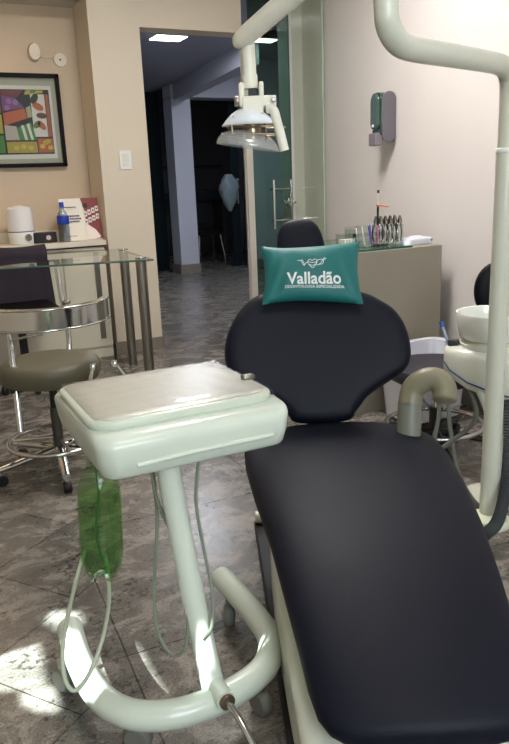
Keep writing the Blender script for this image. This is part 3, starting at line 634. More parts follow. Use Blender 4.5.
tube('foot_ring', [Vector((.2*math.cos(t), .2*math.sin(t), .135)) for t in [2*PI*k/40 for k in range(40)]], .010, chrome, st, 12, closed=True)
bk = at(494, 290, 2.78)-KS
IXs = IX; 
ringsb = []
for s, off in [(.02, -.02), (.7, -.02), (.95, -.012), (1, 0), (.95, .014), (.7, .022), (.02, .024)]:
    ringsb.append([bk + IX*(.080*s*math.cos(2*PI*k/36)) + Z*(.108*s*math.sin(2*PI*k/36)) - IY*off for k in range(36)])
link('backrest', ringloft(bmesh.new(), ringsb), black, st, smooth=True, angle=70)
tube('backrest_stem', [bk+IY*.02, bk+IY*.03-Z*.12, bk+IY*.03-Z*.34, Vector((.06, .05, .34))], .010, chrome, st, 10, 4)
# ------------------------------------------------------------------ white bin on the floor
bn = thing('plastic_bin', 'white glossy plastic bin with flared rim on floor by taupe counter', 'bin', (2.20, 2.60, 0))
rings = [rrect(0, 0, .13, .10, .05, .002, 6), rrect(0, 0, .155, .12, .05, .02, 6), rrect(0, 0, .185, .145, .06, .33, 6), rrect(0, 0, .205, .16, .06, .345, 6), rrect(0, 0, .205, .16, .06, .355, 6), rrect(0, 0, .18, .14, .055, .35, 6), rrect(0, 0, .15, .12, .05, .03, 6)]
bino = link('tub', ringloft(bmesh.new(), rings), mat('glossy_white_plastic', (214, 216, 224), .2, coat=.3), bn, smooth=True, angle=40)
tube('handle_groove', [Vector((-.17, -.136, .27)), Vector((-.10, -.142, .13)), Vector((.02, -.14, .07)), Vector((.12, -.138, .08))], .006, mat('grey_plastic_line', (170, 172, 184), .4), bn, 8, 6)
# ------------------------------------------------------------------ taupe counter by right wall
ct_ = thing('counter_cabinet', 'taupe laminate counter with glass sheet on top against the right wall', 'counter', (2.19, 3.1, 0))
K4 = Vector((2.19, 3.1, 0))
box('end_panel', Vector((2.19, 2.81, .405))-K4, (.56, .025, .81), taupe, ct_, bevel=.002)
box('carcass', Vector((2.20, 3.14, .39))-K4, (.50, .64, .76), taupe, ct_)
box('top', Vector((2.19, 3.14, .79))-K4, (.56, .66, .04), taupe, ct_, bevel=.002)
for k in range(2): box('door', Vector((1.935, 2.98+.32*k, .40))-K4, (.018, .30, .70), taupe, ct_, bevel=.003)
gtop = box('glass_sheet', Vector((2.09, 3.13, .816))-K4, (.40, .64, .010), glass_mat('green_sheet_glass', (225, 240, 232)), ct_)
bm = bmesh.new(); bx(bm, Vector((2.09, 2.808, .816))-K4, (.40, .003, .010)); link('glass_edge', bm, mat('dark_green_edge', (38, 92, 80), .1), ct_)
TZ = .8215
# acrylic organiser with thin brushes
org = thing('acrylic_organizer', 'clear acrylic holder on the counter full of thin coloured brushes', 'holder', (2.10, 2.93, TZ))
bm = bmesh.new(); 
for (c, s) in (((0, -.05, .035), (.19, .003, .07)), ((0, .05, .05), (.19, .003, .10)), ((-.095, 0, .045), (.003, .10, .09)), ((.095, 0, .045), (.003, .10, .09)), ((0, 0, .003), (.19, .10, .006)), ((0, -.02, .062), (.19, .003, .02))): bx(bm, c, s)
link('box', bm, clear, org)
cols = {'white': (230, 230, 230), 'red': (170, 50, 60), 'blue': (60, 80, 190), 'pink': (215, 100, 150), 'purple': (110, 80, 160), 'grey': (110, 110, 122), 'teal': (60, 140, 140)}
seq = ['white', 'grey', 'red', 'white', 'teal', 'grey', 'purple', 'blue', 'white', 'pink', 'blue', 'purple']
seen = {}
for i, nm in enumerate(seq):
    seen[nm] = seen.get(nm, 0)+1; tot = seq.count(nm)
    pos = '' if tot == 1 else (', the left one of two' if tot == 2 and seen[nm] == 1 else ', the right one of two' if tot == 2 else ', %s of three from the left' % ['first', 'second', 'third'][seen[nm]-1])
    x = 2.028 + .0135*i; lean = random.uniform(-.014, .014)
    b0 = Vector((x, 2.92+.02*(i % 3-1), TZ+.010)); b1 = Vector((x+lean, 2.93+.02*(i % 3-1), TZ+.095+.014*random.random()))
    t_ = tube('interdental_brush', [b0, b1], .0040, mat('brush_'+nm, cols[nm], .4), None, 8)
    tag(t_, 'thin %s brush standing in the clear acrylic holder%s' % (nm, pos), 'brush', 'thin brushes in the acrylic holder')
bx_ = thing('glass_container', 'small clear container of white cotton on counter beside brush holder', 'container', (1.975, 2.92, TZ))
bm = bmesh.new()
for (c, s) in (((0, -.035, .035), (.08, .003, .07)), ((0, .035, .035), (.08, .003, .07)), ((-.04, 0, .035), (.003, .07, .07)), ((.04, 0, .035), (.003, .07, .07)), ((0, 0, .003), (.08, .07, .006))): bx(bm, c, s)
link('box', bm, clear, bx_)
bm = bmesh.new()
for k in range(12): tube_bm(bm, [Vector((-.028+.018*(k % 4), -.02+.018*(k//4), .01)), Vector((-.028+.018*(k % 4), -.02+.018*(k//4), .045))], .008, 8)
co = link('cotton_rolls', bm, mat('cotton', (235, 230, 220), .9), bx_, smooth=True); co['kind'] = 'stuff'
# rack of pliers
rk = thing('pliers_rack', 'clear acrylic rack on the counter with steel orthodontic pliers hanging', 'rack', (2.235, 2.95, TZ))
bm = bmesh.new(); bx(bm, (0, 0, .003), (.15, .10, .006)); bx(bm, (-.072, 0, .05), (.004, .09, .10)); bx(bm, (.072, 0, .05), (.004, .09, .10)); bx(bm, (0, -.04, .095), (.15, .006, .008)); bx(bm, (0, .04, .095), (.15, .006, .008))
link('frame', bm, clear, rk)
dsteel = mat('dark_steel', (120, 116, 112), .25, metal=1.0)
def pliers(x, y, i, lab):
    p = thing('orthodontic_pliers', lab, 'pliers', (x, y, TZ+.01), .15*(i % 5-2), 'orthodontic pliers in the acrylic rack')
    for s in (-1, 1):
        tube('handle', smooth_path([Vector((s*.004, 0, .100)), Vector((s*.012, 0, .078)), Vector((s*.019, 0, .04)), Vector((s*.009, 0, .002))], 5), .0048, dsteel if i % 2 else chrome, p, 8)
    bm_ = bmesh.new(); tube_bm(bm_, [Vector((0, 0, .096)), Vector((0, 0, .112)), Vector((0, 0, .132))], [.012, .011, .004], 10); link('jaws', bm_, dsteel, p, smooth=True)
ordn = ['leftmost', 'second from left', 'middle', 'second from right', 'rightmost']
for r_, yy in enumerate((2.918, 2.975)):
    for k in range(5): pliers(2.180+.029*k+.010*r_, yy, k+r_*5, 'steel orthodontic pliers, %s in the %s row of the clear rack' % (ordn[k], ['front', 'back'][r_]))
tb = thing('toothbrush', 'dark-handled brush with red tip rising above the pliers rack', 'brush', (2.19, 2.96, TZ+.02))
tube('handle', [(0, 0, 0), (0, 0, .10), (.001, 0, .17)], .0055, blackp, tb, 10); tube('neck', [(.001, 0, .17), (.002, 0, .235)], .003, mat('clear_white', (225, 220, 215), .3), tb, 8)
tube('tip', [(.002, 0, .235), (.003, 0, .25)], .006, mat('dark_red', (110, 20, 25), .5), tb, 10)
fl = tag(tube('orange_handled_brush', [Vector((2.178, 2.955, TZ+.196)), Vector((2.20, 2.95, TZ+.194)), Vector((2.245, 2.945, TZ+.186))], [.0045, .004, .003], mat('orange_plastic', (215, 120, 85), .4), None, 10), 'small orange plastic brush lying across the dark one in rack', 'brush')
tp = thing('white_dispenser_tray', 'white curved plastic tray lying at the right end of the counter', 'tray', (2.40, 2.93, .811), math.radians(4))
bm = bmesh.new(); rings = [rrect(0, 0, .085, .045, .02, 0, 4), rrect(0, 0, .09, .05, .02, .006, 4), rrect(.005, 0, .082, .047, .02, .03, 4), rrect(.01, 0, .07, .04, .018, .034, 4)]
link('body', ringloft(bm, rings), mat('bluish_white_plastic', (222, 226, 236), .3), tp, smooth=True, angle=50)
bm = bmesh.new(); rings = [rrect(.01, 0, .05, .03, .02, .034, 4), rrect(.01, 0, .046, .028, .02, .0335, 4), rrect(.01, 0, .03, .018, .012, .042, 4)]
link('lid', ringloft(bm, rings), mat('bluish_white_plastic', (222, 226, 236), .3), tp, smooth=True, angle=50)
disc('button', (.075, -.047, .02), (0, 1, 0), .007, .006, mat('grey_button', (150, 150, 155), .4), tp)
# ------------------------------------------------------------------ soap dispenser on right wall
dr = (b_-a).normalized(); wn = Vector((dr.y, -dr.x, 0)); wn = wn if wn.x < 0 else -wn      # wall tangent (towards viewer), normal into the room
def wallp(px, py, off=0.0):
    r = fwd + RX*((px-254.5)/F_PX) + DY*((py-372)/F_PX); O = Vector((0, 0, EYE)); nn = wn
    return O + r*((a - O).dot(nn)/r.dot(nn)) + wn*off
P0 = wallp(391, 120)
ds = thing('soap_dispenser', 'dark grey wall soap dispenser with translucent green side on right wall', 'dispenser', tuple(P0))
def dl(t, n_, z): return dr*t + wn*n_ + Z*z
def stad(hw, zt_, zb, n=10):
    out = [(-hw, zb+.02), (-hw+.02, zb), (hw-.02, zb), (hw, zb+.02)]
    for k in range(n+1): t = PI*k/n; out.append((hw*math.cos(t), zt_-hw+hw*math.sin(t)))
    return out
def prism(name, o2, n0, n1, m, bev=.004, sc=1.0):
    rings = [[dl(x, n0, z) for x, z in o2], [dl(x*sc, n1, z) for x, z in o2]]
    return link(name, ringloft(bmesh.new(), rings), m, ds, bevel=bev)
DS = 1.0
prism('back_plate', stad(.058, .150, -.12), 0.0, .012, blackp)
prism('reservoir', stad(.055, .150, -.09), .012, .092, mat('dark_green_reservoir', (48, 74, 66), .12, coat=.5))
prism('front_cover', stad(.052, .146, -.05), .092, .112, mat('smoky_green_cover', (66, 88, 80), .15, coat=.5), .01, .9)
def sidep(t):
    r_ = .043; out = []
    for k in range(13): q = PI*k/12; out.append(dl(t, .045+r_*math.cos(q), .150-r_+r_*math.sin(q)))
    for k in range(13): q = PI+PI*k/12; out.append(dl(t, .045+r_*math.cos(q), -.125+r_+r_*math.sin(q)))
    return out
link('side_panel', ringloft(bmesh.new(), [sidep(.057), sidep(.066)]), mat('plum_grey_plastic', (104, 98, 104), .5), ds, bevel=.002)
box('push_bar', dl(0.0, .10, -.105), (.045, .085, .07), mat('mauve_grey_plastic', (128, 120, 128), .5), ds, rz=math.atan2(wn.y, wn.x), bevel=.006)
box('badge', dl(-.005, .113, -.03), (.004, .018, .014), white, ds, rz=math.atan2(wn.y, wn.x))
# ------------------------------------------------------------------ left nook: cabinet and things
nc = thing('nook_cabinet', 'cream cabinet with shelf top and steel handle strip under the picture', 'cabinet', (0.2, 5.0, 0))
K5 = Vector((0.2, 5.0, 0)); creamlam = mat('cream_laminate', (216, 206, 188), .5, noise=.02)
box('carcass', Vector((0.10, 5.02, .40))-K5, (2.36, .35, .74), creamlam, nc)
box('worktop', Vector((0.10, 5.00, .80))-K5, (2.38, .39, .035), creamlam, nc, bevel=.003)
box('plinth', Vector((0.10, 5.02, .03))-K5, (2.36, .36, .06), creamlam, nc)
box('upstand', Vector((0.10, 5.184, .85))-K5, (2.38, .02, .07), creamlam, nc)
for x0, x1 in ((.33, .98), (-.34, .31), (-1.0, -.36)): box('door', Vector(((x0+x1)/2, 4.838, .42))-K5, (x1-x0, .018, .68), creamlam, nc, bevel=.002)
box('door', Vector((1.135, 4.838, .42))-K5, (.29, .018, .68), creamlam, nc, bevel=.002)
hs = box('handle_strip', Vector((1.215, 4.822, .44))-K5, (.036, .014, .60), steel, nc, bevel=.003)
SZ5 = .8175
hu = thing('humidifier', 'white round humidifier with a silver dial on the cabinet shelf', 'humidifier', (.765, 4.95, SZ5))
lathe('base', [(.001, 0), (.085, 0), (.094, .01), (.10, .07), (.098, .085), (.001, .085)], (0, 0, 0), white, hu, 36)
lathe('band', [(.001, .085), (.0985, .085), (.0985, .092), (.001, .092)], (0, 0, 0), mat('slate_band', (70, 80, 100), .4), hu, 36)
lathe('tank', [(.001, .092), (.099, .092), (.098, .19), (.090, .245), (.07, .258), (.03, .263), (.03, .268), (.001, .268)], (0, 0, 0), mat('milky_white_tank', (225, 222, 220), .3), hu, 36)
dk = disc('dial', (.03, -.098, .048), (.3, -1, 0), .026, .022, chrome, hu)
hu.scale = (.86, .86, .94)
wb = thing('water_bottle', 'clear water bottle with blue cap and label on the cabinet shelf', 'bottle', (1.035, 4.90, SZ5))
lathe('bottle_body', [(.001, 0), (.036, 0), (.039, .01), (.037, .06), (.039, .09), (.036, .12), (.039, .15), (.030, .19), (.014, .215), (.013, .23), (.001, .23)], (0, 0, 0), (lambda: glass_mat('clear_pet', (205, 212, 220)))(), wb, 28)
lathe('label_band', [(.0385, .115), (.0400, .12), (.0400, .168), (.0385, .172)], (0, 0, 0), mat('royal_blue_label', (34, 60, 160), .4), wb, 28)
lathe('cap', [(.001, .228), (.015, .228), (.015, .255), (.013, .26), (.001, .26)], (0, 0, 0), mat('blue_cap', (30, 70, 190), .4), wb, 20)
pb = thing('payment_box', 'small black box with a round white mark beside water bottle', 'box', (.905, 4.93, SZ5))
box('case', (0, 0, .035), (.15, .09, .07), mat('black_gloss', (24, 20, 22), .3), pb, bevel=.006)
disc('round_mark', (.02, -.0455, .035), (0, 1, 0), .016, .003, mat('pale_mark', (200, 185, 185), .5), pb)
br = thing('brochure_stand', 'upright dental poster card with braces picture and dark red corner', 'poster', (1.175, 4.94, SZ5), math.radians(0))
br.scale = (.88, 1, .93)
def bc3(x, z, y=0.0): return Vector((x, y+.05*(z/.28), z))
def panel(name, pts, y, m, parent):
    bm = bmesh.new(); f = [bm.verts.new(bc3(x, z, y)) for x, z in pts]; g2 = [bm.verts.new(bc3(x, z, y+.003)) for x, z in pts]; bm.faces.new(f); bm.faces.new(g2[::-1])
    for k in range(len(pts)): bm.faces.new((f[k], f[(k+1) % len(pts)], g2[(k+1) % len(pts)], g2[k]))
    return link(name, bm, m, parent)
panel('card', [(-.155, 0), (.15, 0), (.145, .30), (-.155, .30)], 0, mat('cream_card', (232, 224, 208), .45), br)
panel('red_corner', [(.01, .30), (.145, .30), (.149, .005), (.10, .005), (.03, .13), (.035, .2)], -.0035, mat('deep_red_print', (130, 50, 52), .45), br)
mrk = mat('tooth_print', (228, 214, 206), .4); brk = mat('bracket_print', (90, 84, 84), .4, metal=.5)
for r_ in range(2):
    for k in range(4):
        x, z = .035+.031*k, .185+.012*k-.055*r_
        panel('tooth_print', [(x-.013, z-.02), (x+.013, z-.017), (x+.012, z+.02), (x-.012, z+.018)], -.0062, mrk, br); panel('bracket_print', [(x-.006, z-.006), (x+.006, z-.006), (x+.006, z+.006), (x-.006, z+.006)], -.0085, brk, br)
panel('pale_shape_print', [(.02, .09), (.045, .11), (.10, .07), (.135, .02), (.12, .008), (.06, .008), (.03, .03)], -.0062, mat('pale_pink_print', (236, 222, 216), .4), br)
panel('round_print', [(.03+.02*math.cos(t)+.01, .245+.02*math.sin(t)) for t in [2*PI*k/14 for k in range(14)]], -.0062, blackp, br)
ink = mat('grey_ink', (90, 80, 84), .6); bl_ink = mat('dark_blue_ink', (50, 50, 80), .6)
for (z, w_, m, h) in ((.235, .09, ink, .006), (.170, .105, bl_ink, .010), (.150, .115, bl_ink, .010), (.130, .10, bl_ink, .010), (.03, .06, ink, .004)):
    xs = -.125
    while xs < -.125+w_:
        ww = random.uniform(.008, .02); panel('text_line', [(xs, z), (xs+ww, z), (xs+ww, z+h), (xs, z+h)], -.0035, m, br); xs += ww+.004
# ------------------------------------------------------------------ framed picture
pf = thing('framed_picture', 'colourful abstract picture in thin black frame on the nook wall', 'picture', (.80, 5.2, 1.30))
K6 = Vector((.80, 5.2, 1.30)); YW = 5.21
def fr_box(n_, x0, x1, z0_, z1_, yf, th, m, bevel=0.0): return box(n_, Vector(((x0+x1)/2, yf+th/2, (z0_+z1_)/2))-K6, (x1-x0, th, z1_-z0_), m, pf, bevel=bevel)
FX0, FX1, FZ0, FZ1 = .46, 1.165, 1.315, 1.915
bm = bmesh.new()
for x0, x1, q0, q1 in ((FX0, FX1, FZ1-.025, FZ1), (FX0, FX1, FZ0, FZ0+.025), (FX0, FX0+.025, FZ0, FZ1), (FX1-.025, FX1, FZ0, FZ1)): bx(bm, Vector(((x0+x1)/2, 5.185, (q0+q1)/2))-K6, (x1-x0, .045, q1-q0))
link('frame', bm, mat('black_frame', (8, 7, 7), .5, spec=.15), pf, bevel=.003)
fr_box('mount', FX0+.02, FX1-.02, FZ0+.02, FZ1-.02, 5.195, .01, mat('grey_mount', (186, 174, 156), .5), 0)
fr_box('paper', FX0+.055, FX1-.058, FZ0+.055, FZ1-.075, 5.190, .004, mat('white_paper', (228, 218, 212), .5))
def art(pts, m, y=5.187, name='colour_patch'):
    bm = bmesh.new(); f = [bm.verts.new(Vector((x, y, z))-K6) for x, z in pts]; g2 = [bm.verts.new(Vector((x, y+.003, z))-K6) for x, z in pts]; bm.faces.new(f); bm.faces.new(g2[::-1])
    for k in range(len(pts)): bm.faces.new((f[k], f[(k+1) % len(pts)], g2[(k+1) % len(pts)], g2[k]))
    return link(name, bm, m, pf)
AX0, AX1, AZ0, AZ1 = FX0+.07, FX1-.075, FZ0+.085, FZ1-.10
AW, AH = AX1-AX0, AZ1-AZ0
BX0 = .775; BW_ = AX1-BX0
def ap(pts): return [(BX0+x*BW_, AZ0+z*AH) for x, z in pts]
inkb = mat('black_ink', (22, 18, 18), .5)
art([(AX0, AZ0), (AX1, AZ0), (AX1, AZ1), (AX0, AZ1)], inkb, 5.1885, 'ink_ground')
def A(pts, rgb, nm, y=5.186):
    q = ap(pts); cx0 = sum(p[0] for p in q)/len(q); cz0 = sum(p[1] for p in q)/len(q)
    q = [(cx0+(x-cx0)*.975, cz0+(z-cz0)*.965) for x, z in q]; art(q, mat('print_'+nm, rgb, .45), y)
A([(.60, .26), (.90, .26), (.90, .94), (.60, .94)], (226, 216, 206), 'white')
A([(.90, .26), (.99, .26), (.98, .94), (.91, .94)], (170, 84, 56), 'rust'); A([(.66, .02), (.99, .02), (.99, .25), (.66, .25)], (190, 90, 52), 'orange')
A([(.0, .02), (.65, .02), (.65, .20), (.0, .20)], (176, 150, 52), 'mustard'); A([(.30, .22), (.66, .22), (.56, .50), (.26, .42)], (74, 128, 62), 'green')
A([(.40, .22), (.46, .22), (.40, .46), (.34, .45)], (224, 216, 200), 'white', 5.184); A([(.53, .22), (.58, .22), (.52, .49), (.46, .47)], (224, 216, 200), 'white', 5.184)
A([(.0, .22), (.30, .22), (.25, .44), (.0, .46)], (186, 170, 160), 'stone'); A([(.0, .44), (.50, .56), (.46, .72), (.0, .64)], (196, 92, 52), 'orange')
A([(.0, .66), (.46, .72), (.28, .88), (.0, .92)], (118, 66, 122), 'purple'); A([(.0, .92), (.34, .88), (.46, .99), (.0, .99)], (118, 44, 58), 'maroon'); A([(.48, .92), (.88, .95), (.88, .99), (.52, .99)], (196, 170, 56), 'yellow')
A([(.60, .945), (.70, .95), (.74, .99), (.62, .99)], (74, 128, 62), 'green', 5.184)
A([(.50, .56), (.60, .58), (.58, .76), (.48, .72)], (178, 168, 130), 'khaki', 5.184)
def petal(cx0, cz0, rx, rz_, t, rgb, nm):
    art([(cx0+rx*math.cos(k)*math.cos(t)-rz_*math.sin(k)*math.sin(t), cz0+rx*math.cos(k)*math.sin(t)+rz_*math.sin(k)*math.cos(t)) for k in [2*PI*j/16 for j in range(16)]], mat('print_'+nm, rgb, .45), 5.1815)
gx, gz, AW = BX0, AZ0, BW_
A([(-.9, .02), (-.02, .02), (-.02, .30), (-.9, .30)], (74, 128, 62), 'green'); A([(-.9, .32), (-.02, .32), (-.02, .62), (-.9, .70)], (176, 150, 52), 'mustard'); A([(-.9, .72), (-.02, .64), (-.02, .98), (-.9, .98)], (196, 92, 52), 'orange')
for (x, z, rx, rz_, t, c, nm) in ((.68, .86, .05, .026, 1.0, (40, 30, 30), 'soot'), (.74, .74, .055, .026, -.5, (196, 92, 52), 'orange'), (.80, .60, .05, .022, -.1, (100, 50, 40), 'brown'), (.78, .45, .05, .022, -.9, (196, 92, 52), 'orange'), (.68, .46, .04, .022, .8, (110, 110, 52), 'moss')):
    petal(gx+x*AW, gz+z*AH, rx*.72, rz_*.85, t, c, nm)
for (x, z) in ((.15, .82), (.28, .80), (.10, .72)): petal(gx+x*AW, gz+z*AH, .018, .018, 0, (160, 96, 160), 'lilac')
for (x, z) in ((.75, .12), (.82, .18), (.92, .10), (.88, .2), (.35, .12), (.5, .1), (.2, .1)): petal(gx+x*AW, gz+z*AH, .018, .015, 0, (206, 176, 60), 'gold')
glz = fr_box('glazing', FX0+.02, FX1-.02, FZ0+.02, FZ1-.02, 5.172, .003, clear)
# ------------------------------------------------------------------ sensor, plate, switch
sn = thing('motion_sensor', 'small cream motion sensor high on wall above framed picture', 'sensor', (1.025, 5.21, 2.03))
lathe('housing', [(.001, 0), (.036, 0), (.042, .012), (.036, .045), (.001, .05)], (0, 0, .02), mat('sensor_cream', (220, 210, 190), .4), sn, 24, along((0, -1, 0)) @ Matrix.Diagonal((1, 1.4, 1, 1)))
tube('cable', [(.03, -.01, -.005), (.08, -.006, -.01), (.13, -.006, -.005)], .0035, creamlam, sn, 8, 4)
jp = thing('round_cover_plate', 'round cream blanking plate on wall right of the motion sensor', 'plate', (1.195, 5.21, 2.01))
disc('plate', (0, -.006, 0), (0, 1, 0), .044, .012, mat('sensor_cream', (220, 210, 190), .4), jp, 32); disc('hole', (0, -.0125, 0), (0, 1, 0), .006, .003, blackp, jp)
sw = thing('light_switch', 'white triple light switch on the column left of the doorway', 'light switch', (1.485, 4.85, 1.335))
box('plate', (0, -.004, 0), (.082, .009, .125), white, sw, bevel=.003)
for k in range(3): box('rocker', (0, -.0105, .028-.028*k), (.045, .006, .024), mat('rocker_cream', (225, 220, 208), .35), sw, bevel=.001)
# ------------------------------------------------------------------ glass desk
gd = thing('glass_desk', 'green-edged glass top desk on paired steel tube legs at left', 'desk', (0.6, 4.2, 0))
K7 = Vector((0.6, 4.2, 0)); ZT = .765
c0 = onz(153, 259, ZT); c1 = onz(118, 248.5, ZT); e = onz(0, 268, ZT); dx = (e-c0).normalized(); depth = (c1-c0)
c2 = c0 + dx*1.5; c3 = c2 + depth
bm = bmesh.new(); rings = [[Vector((p.x, p.y, z))-K7 for p in (c0, c1, c3, c2)] for z in (ZT-.010, ZT)]
link('glass_top', ringloft(bm, rings), glass_mat('desk_glass', (243, 247, 243), .01), gd)
bm = bmesh.new()
for p, q in ((c0, c2), (c0, c1)): tube_bm(bm, [Vector((p.x, p.y, ZT-.005))-K7, Vector((q.x, q.y, ZT-.005))-K7], .0052, 6)
link('glass_edge', bm, mat('desk_edge_green', (74, 96, 86), .2), gd)
for (pxx, pyy) in ((140.5, 258.2), (121.5, 249.5)):
    p = onz(pxx, pyy, ZT); p.z = 0
    if pxx < 130: p = p + (c0-c1).normalized()*.05
    lg = tube('leg', [Vector((p.x, p.y, 0))-K7, Vector((p.x, p.y, ZT-.01))-K7], .030, steel, gd, 28)
    disc('leg_cap', Vector((p.x, p.y, ZT+.004))-K7, (0, 0, 1), .031, .008, chrome, lg)
# ------------------------------------------------------------------ stool at left
so = thing('saddle_stool', 'olive round stool with wraparound chrome backrest band and foot ring', 'stool', (.495, 2.895, 0))
lathe('seat', [(.001, .398), (.17, .398), (.192, .405), (.202, .425), (.204, .455), (.198, .474), (.18, .486), (.14, .491), (.001, .493)], (0, 0, 0), olive, so, 44)
tube('column', [(0, 0, .41), (0, 0, .27)], .017, blackp, so, 16); tube('column_sleeve', [(0, 0, .28), (0, 0, .07)], .022, mat('grey_steel_paint', (80, 78, 74), .4, metal=.6), so, 16)
tube('foot_ring', [Vector((.195*math.cos(t)-.01, .195*math.sin(t)-.03, .150)) for t in [2*PI*k/48 for k in range(48)]], .010, chrome, so, 12, closed=True)
bm = bmesh.new()
for t in (.6, 2.7, 4.8): tube_bm(bm, [Vector((0, 0, .150)), Vector((.19*math.cos(t)-.01, .19*math.sin(t)-.03, .150))], .006, 8)
link('ring_spoke', bm, chrome, so, smooth=True)
for k in range(5):
    t = 2*PI*k/5 - 1.69; ee = Vector((math.cos(t), math.sin(t), 0))
    lg = tube('leg', [ee*.02+Z*.10, ee*.14+Z*.085, ee*.265+Z*.07], [.024, .021, .017], chrome, so, 10, flat=.7)
    tube('caster_stem', [ee*.255+Z*.075, ee*.255+Z*.035], .009, chrome, lg, 10)
    disc('caster', ee*.255+Z*.024, Vector((-ee.y, ee.x, 0)), .024, .032, blackp, lg)
R1 = .240; bc_ = Vector((0.0, -.03, 0)); a0_, a1_ = math.radians(168), math.radians(338)
ringo = []
for i in range(41):
    t = a0_+(a1_-a0_)*i/40; e1 = Vector((math.cos(t), math.sin(t), 0)); q0 = .655; h = .078
    ringo.append([bc_+e1*(R1+.012)+Z*q0, bc_+e1*(R1+.012)+Z*(q0+h), bc_+e1*(R1-.012)+Z*(q0+h+.004), bc_+e1*(R1-.020)+Z*(q0+h), bc_+e1*(R1-.020)+Z*q0])
link('backrest_band', ringloft(bmesh.new(), ringo), chrome, so, smooth=True, angle=35)
for zz in (.655, .733): tube('band_edge', [bc_+Vector((math.cos(a0_+(a1_-a0_)*i/40), math.sin(a0_+(a1_-a0_)*i/40), 0))*(R1+.014)+Z*zz for i in range(41)], .004, chrome, so, 8)
t = math.radians(232); pL = bc_+Vector((math.cos(t), math.sin(t), 0))*(R1-.0)
pf0 = at(8, 322, 2.80)-Vector(so.location); pf1 = at(21, 432, 2.78)-Vector(so.location)
tube('backrest_post', [pf0, (pf0+pf1)/2, pf1], .014, chrome, so, 16)
mid = pf0*.42+pf1*.58
box('clamp', mid, (.05, .04, .055), blackp, so, bevel=.005); tube('clamp_lever', [at(10, 341, 2.76)-Vector(so.location), at(26, 337, 2.74)-Vector(so.location), at(42, 334, 2.73)-Vector(so.location)], .005, chrome, so, 8)
tube('support_bar', [mid, Vector((0, 0, .39))], .011, blackp, so, 8)
tube('adjust_lever', [Vector((0, 0, .40)), at(38, 377, 2.75)-Vector(so.location), at(38, 391, 2.75)-Vector(so.location)], .004, blackp, so, 8)
disc('lever_knob', at(38, 392, 2.75)-Vector(so.location), (0, 0, 1), .012, .02, blackp, so, edge=.45)
tube('adjust_lever', [Vector((.02, 0, .40)), at(95, 374, 2.90)-Vector(so.location)], .004, blackp, so, 8)
tube('rear_post', [at(57, 268, 3.12)-Vector(so.location), at(62, 300, 3.12)-Vector(so.location), at(68, 330, 3.12)-Vector(so.location), at(72, 382, 3.12)-Vector(so.location)], .012, chrome, so, 14)
tube('support_bar', [at(72, 380, 3.12)-Vector(so.location), Vector((0, 0.02, .38))], .009, blackp, so, 8)
disc('post_cap', at(66, 302, 3.10)-Vector(so.location), (0, 0, 1), .02, .014, steel, so)
# ------------------------------------------------------------------ chair with dark jacket behind the desk
jc = thing('office_chair', 'black office chair hidden behind the glass desk under a jacket', 'chair', (.62, 4.46, 0))
box('seat', (0, 0, .44), (.46, .44, .08), black, jc, bevel=.03, seg=4); box('backrest', (.02, .255, .62), (.42, .045, .34), black, jc, bevel=.03, seg=4)
tube('column', [(0, 0, .40), (0, 0, .10)], .025, blackp, jc, 14); tube('back_stem', [(0.02, .25, .50), (0.02, .2, .40), (0, 0, .40)], .015, blackp, jc, 10)
for k in range(5):
    t = 2*PI*k/5+.3; e_ = Vector((math.cos(t), math.sin(t), 0)); lg = tube('leg', [e_*.02+Z*.10, e_*.28+Z*.06], .015, blackp, jc, 8); disc('caster', e_*.28+Z*.025, Vector((-e_.y, e_.x, 0)), .025, .03, blackp, lg)
# jacket: a folded cloth shell over the back
def jk(s, t):
    x = -.26+.50*s; fold = .012*math.sin(s*19)+.008*math.sin(s*33+1)
    L1 = .40; q = (t-.5)*2
    if abs(q) < .12: return Vector((x, .255+q/.12*.035, .812+.010*math.cos(q/.12*PI/2)+.006*math.sin(s*7)))
    z = .812-(abs(q)-.12)/.88*(L1+.03*math.sin(s*6))
    return Vector((x*(1+.10*(abs(q))), (.255+math.copysign(.035+fold*abs(q)*.6+.008*abs(q), q)), z))
jj = sheet(jk, 40, 40, .006, mat('dark_plum_cloth', (50, 42, 52), .85, noise=.1), 'jacket', None); jj.location = (.62, 4.46, 0)
tag(jj, 'dark plum jacket draped over chair back behind the glass desk', 'jacket')
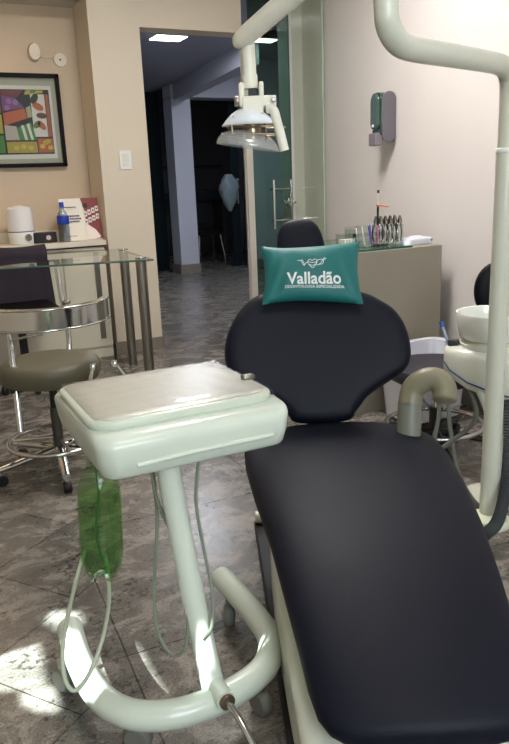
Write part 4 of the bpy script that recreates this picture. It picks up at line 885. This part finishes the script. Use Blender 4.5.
# ------------------------------------------------------------------ hall things
def hall_lit_panel(name, c, sx, sy, lab):
    t = thing(name, lab, 'ceiling light', c)
    box('diffuser', (0, 0, -.006), (sx, sy, .008), mat('lit_panel', (255, 255, 255), .5, emit=6.0), t); box('frame', (0, 0, -.001), (sx+.02, sy+.02, .008), white, t)
hall_lit_panel('lamp_or_reflection', (2.385, 6.24, 2.395), .27, .20, 'lit square ceiling light in the hall seen through open doorway')
hall_lit_panel('lamp_or_reflection', (3.27, 6.13, 2.397), .20, .15, 'lit panel standing in for a lamp reflection in green glass')  # glowing panel added in place of a room lamp's reflection in the glass
bg = thing('plastic_bag', 'pale crumpled plastic bag hanging in the dark room past the hall', 'bag', (4.27, 9.20, .80))
rings = []
for j in range(15):
    z = .50*(1-j/14); s_ = math.sin(PI*min(1, (j+.6)/14.6)**.8)
    rings.append([Vector(((.02+.12*s_)*(1+.14*math.sin(5*t+j))*math.cos(t), (.02+.07*s_)*(1+.12*math.sin(4*t-j*.8))*math.sin(t), z-.02)) for t in [2*PI*k/22 for k in range(22)]])
link('bag', ringloft(bmesh.new(), rings), mat('pale_plastic_bag', (120, 134, 138), .4, bump=.6, bscale=18), bg, smooth=True, angle=60)
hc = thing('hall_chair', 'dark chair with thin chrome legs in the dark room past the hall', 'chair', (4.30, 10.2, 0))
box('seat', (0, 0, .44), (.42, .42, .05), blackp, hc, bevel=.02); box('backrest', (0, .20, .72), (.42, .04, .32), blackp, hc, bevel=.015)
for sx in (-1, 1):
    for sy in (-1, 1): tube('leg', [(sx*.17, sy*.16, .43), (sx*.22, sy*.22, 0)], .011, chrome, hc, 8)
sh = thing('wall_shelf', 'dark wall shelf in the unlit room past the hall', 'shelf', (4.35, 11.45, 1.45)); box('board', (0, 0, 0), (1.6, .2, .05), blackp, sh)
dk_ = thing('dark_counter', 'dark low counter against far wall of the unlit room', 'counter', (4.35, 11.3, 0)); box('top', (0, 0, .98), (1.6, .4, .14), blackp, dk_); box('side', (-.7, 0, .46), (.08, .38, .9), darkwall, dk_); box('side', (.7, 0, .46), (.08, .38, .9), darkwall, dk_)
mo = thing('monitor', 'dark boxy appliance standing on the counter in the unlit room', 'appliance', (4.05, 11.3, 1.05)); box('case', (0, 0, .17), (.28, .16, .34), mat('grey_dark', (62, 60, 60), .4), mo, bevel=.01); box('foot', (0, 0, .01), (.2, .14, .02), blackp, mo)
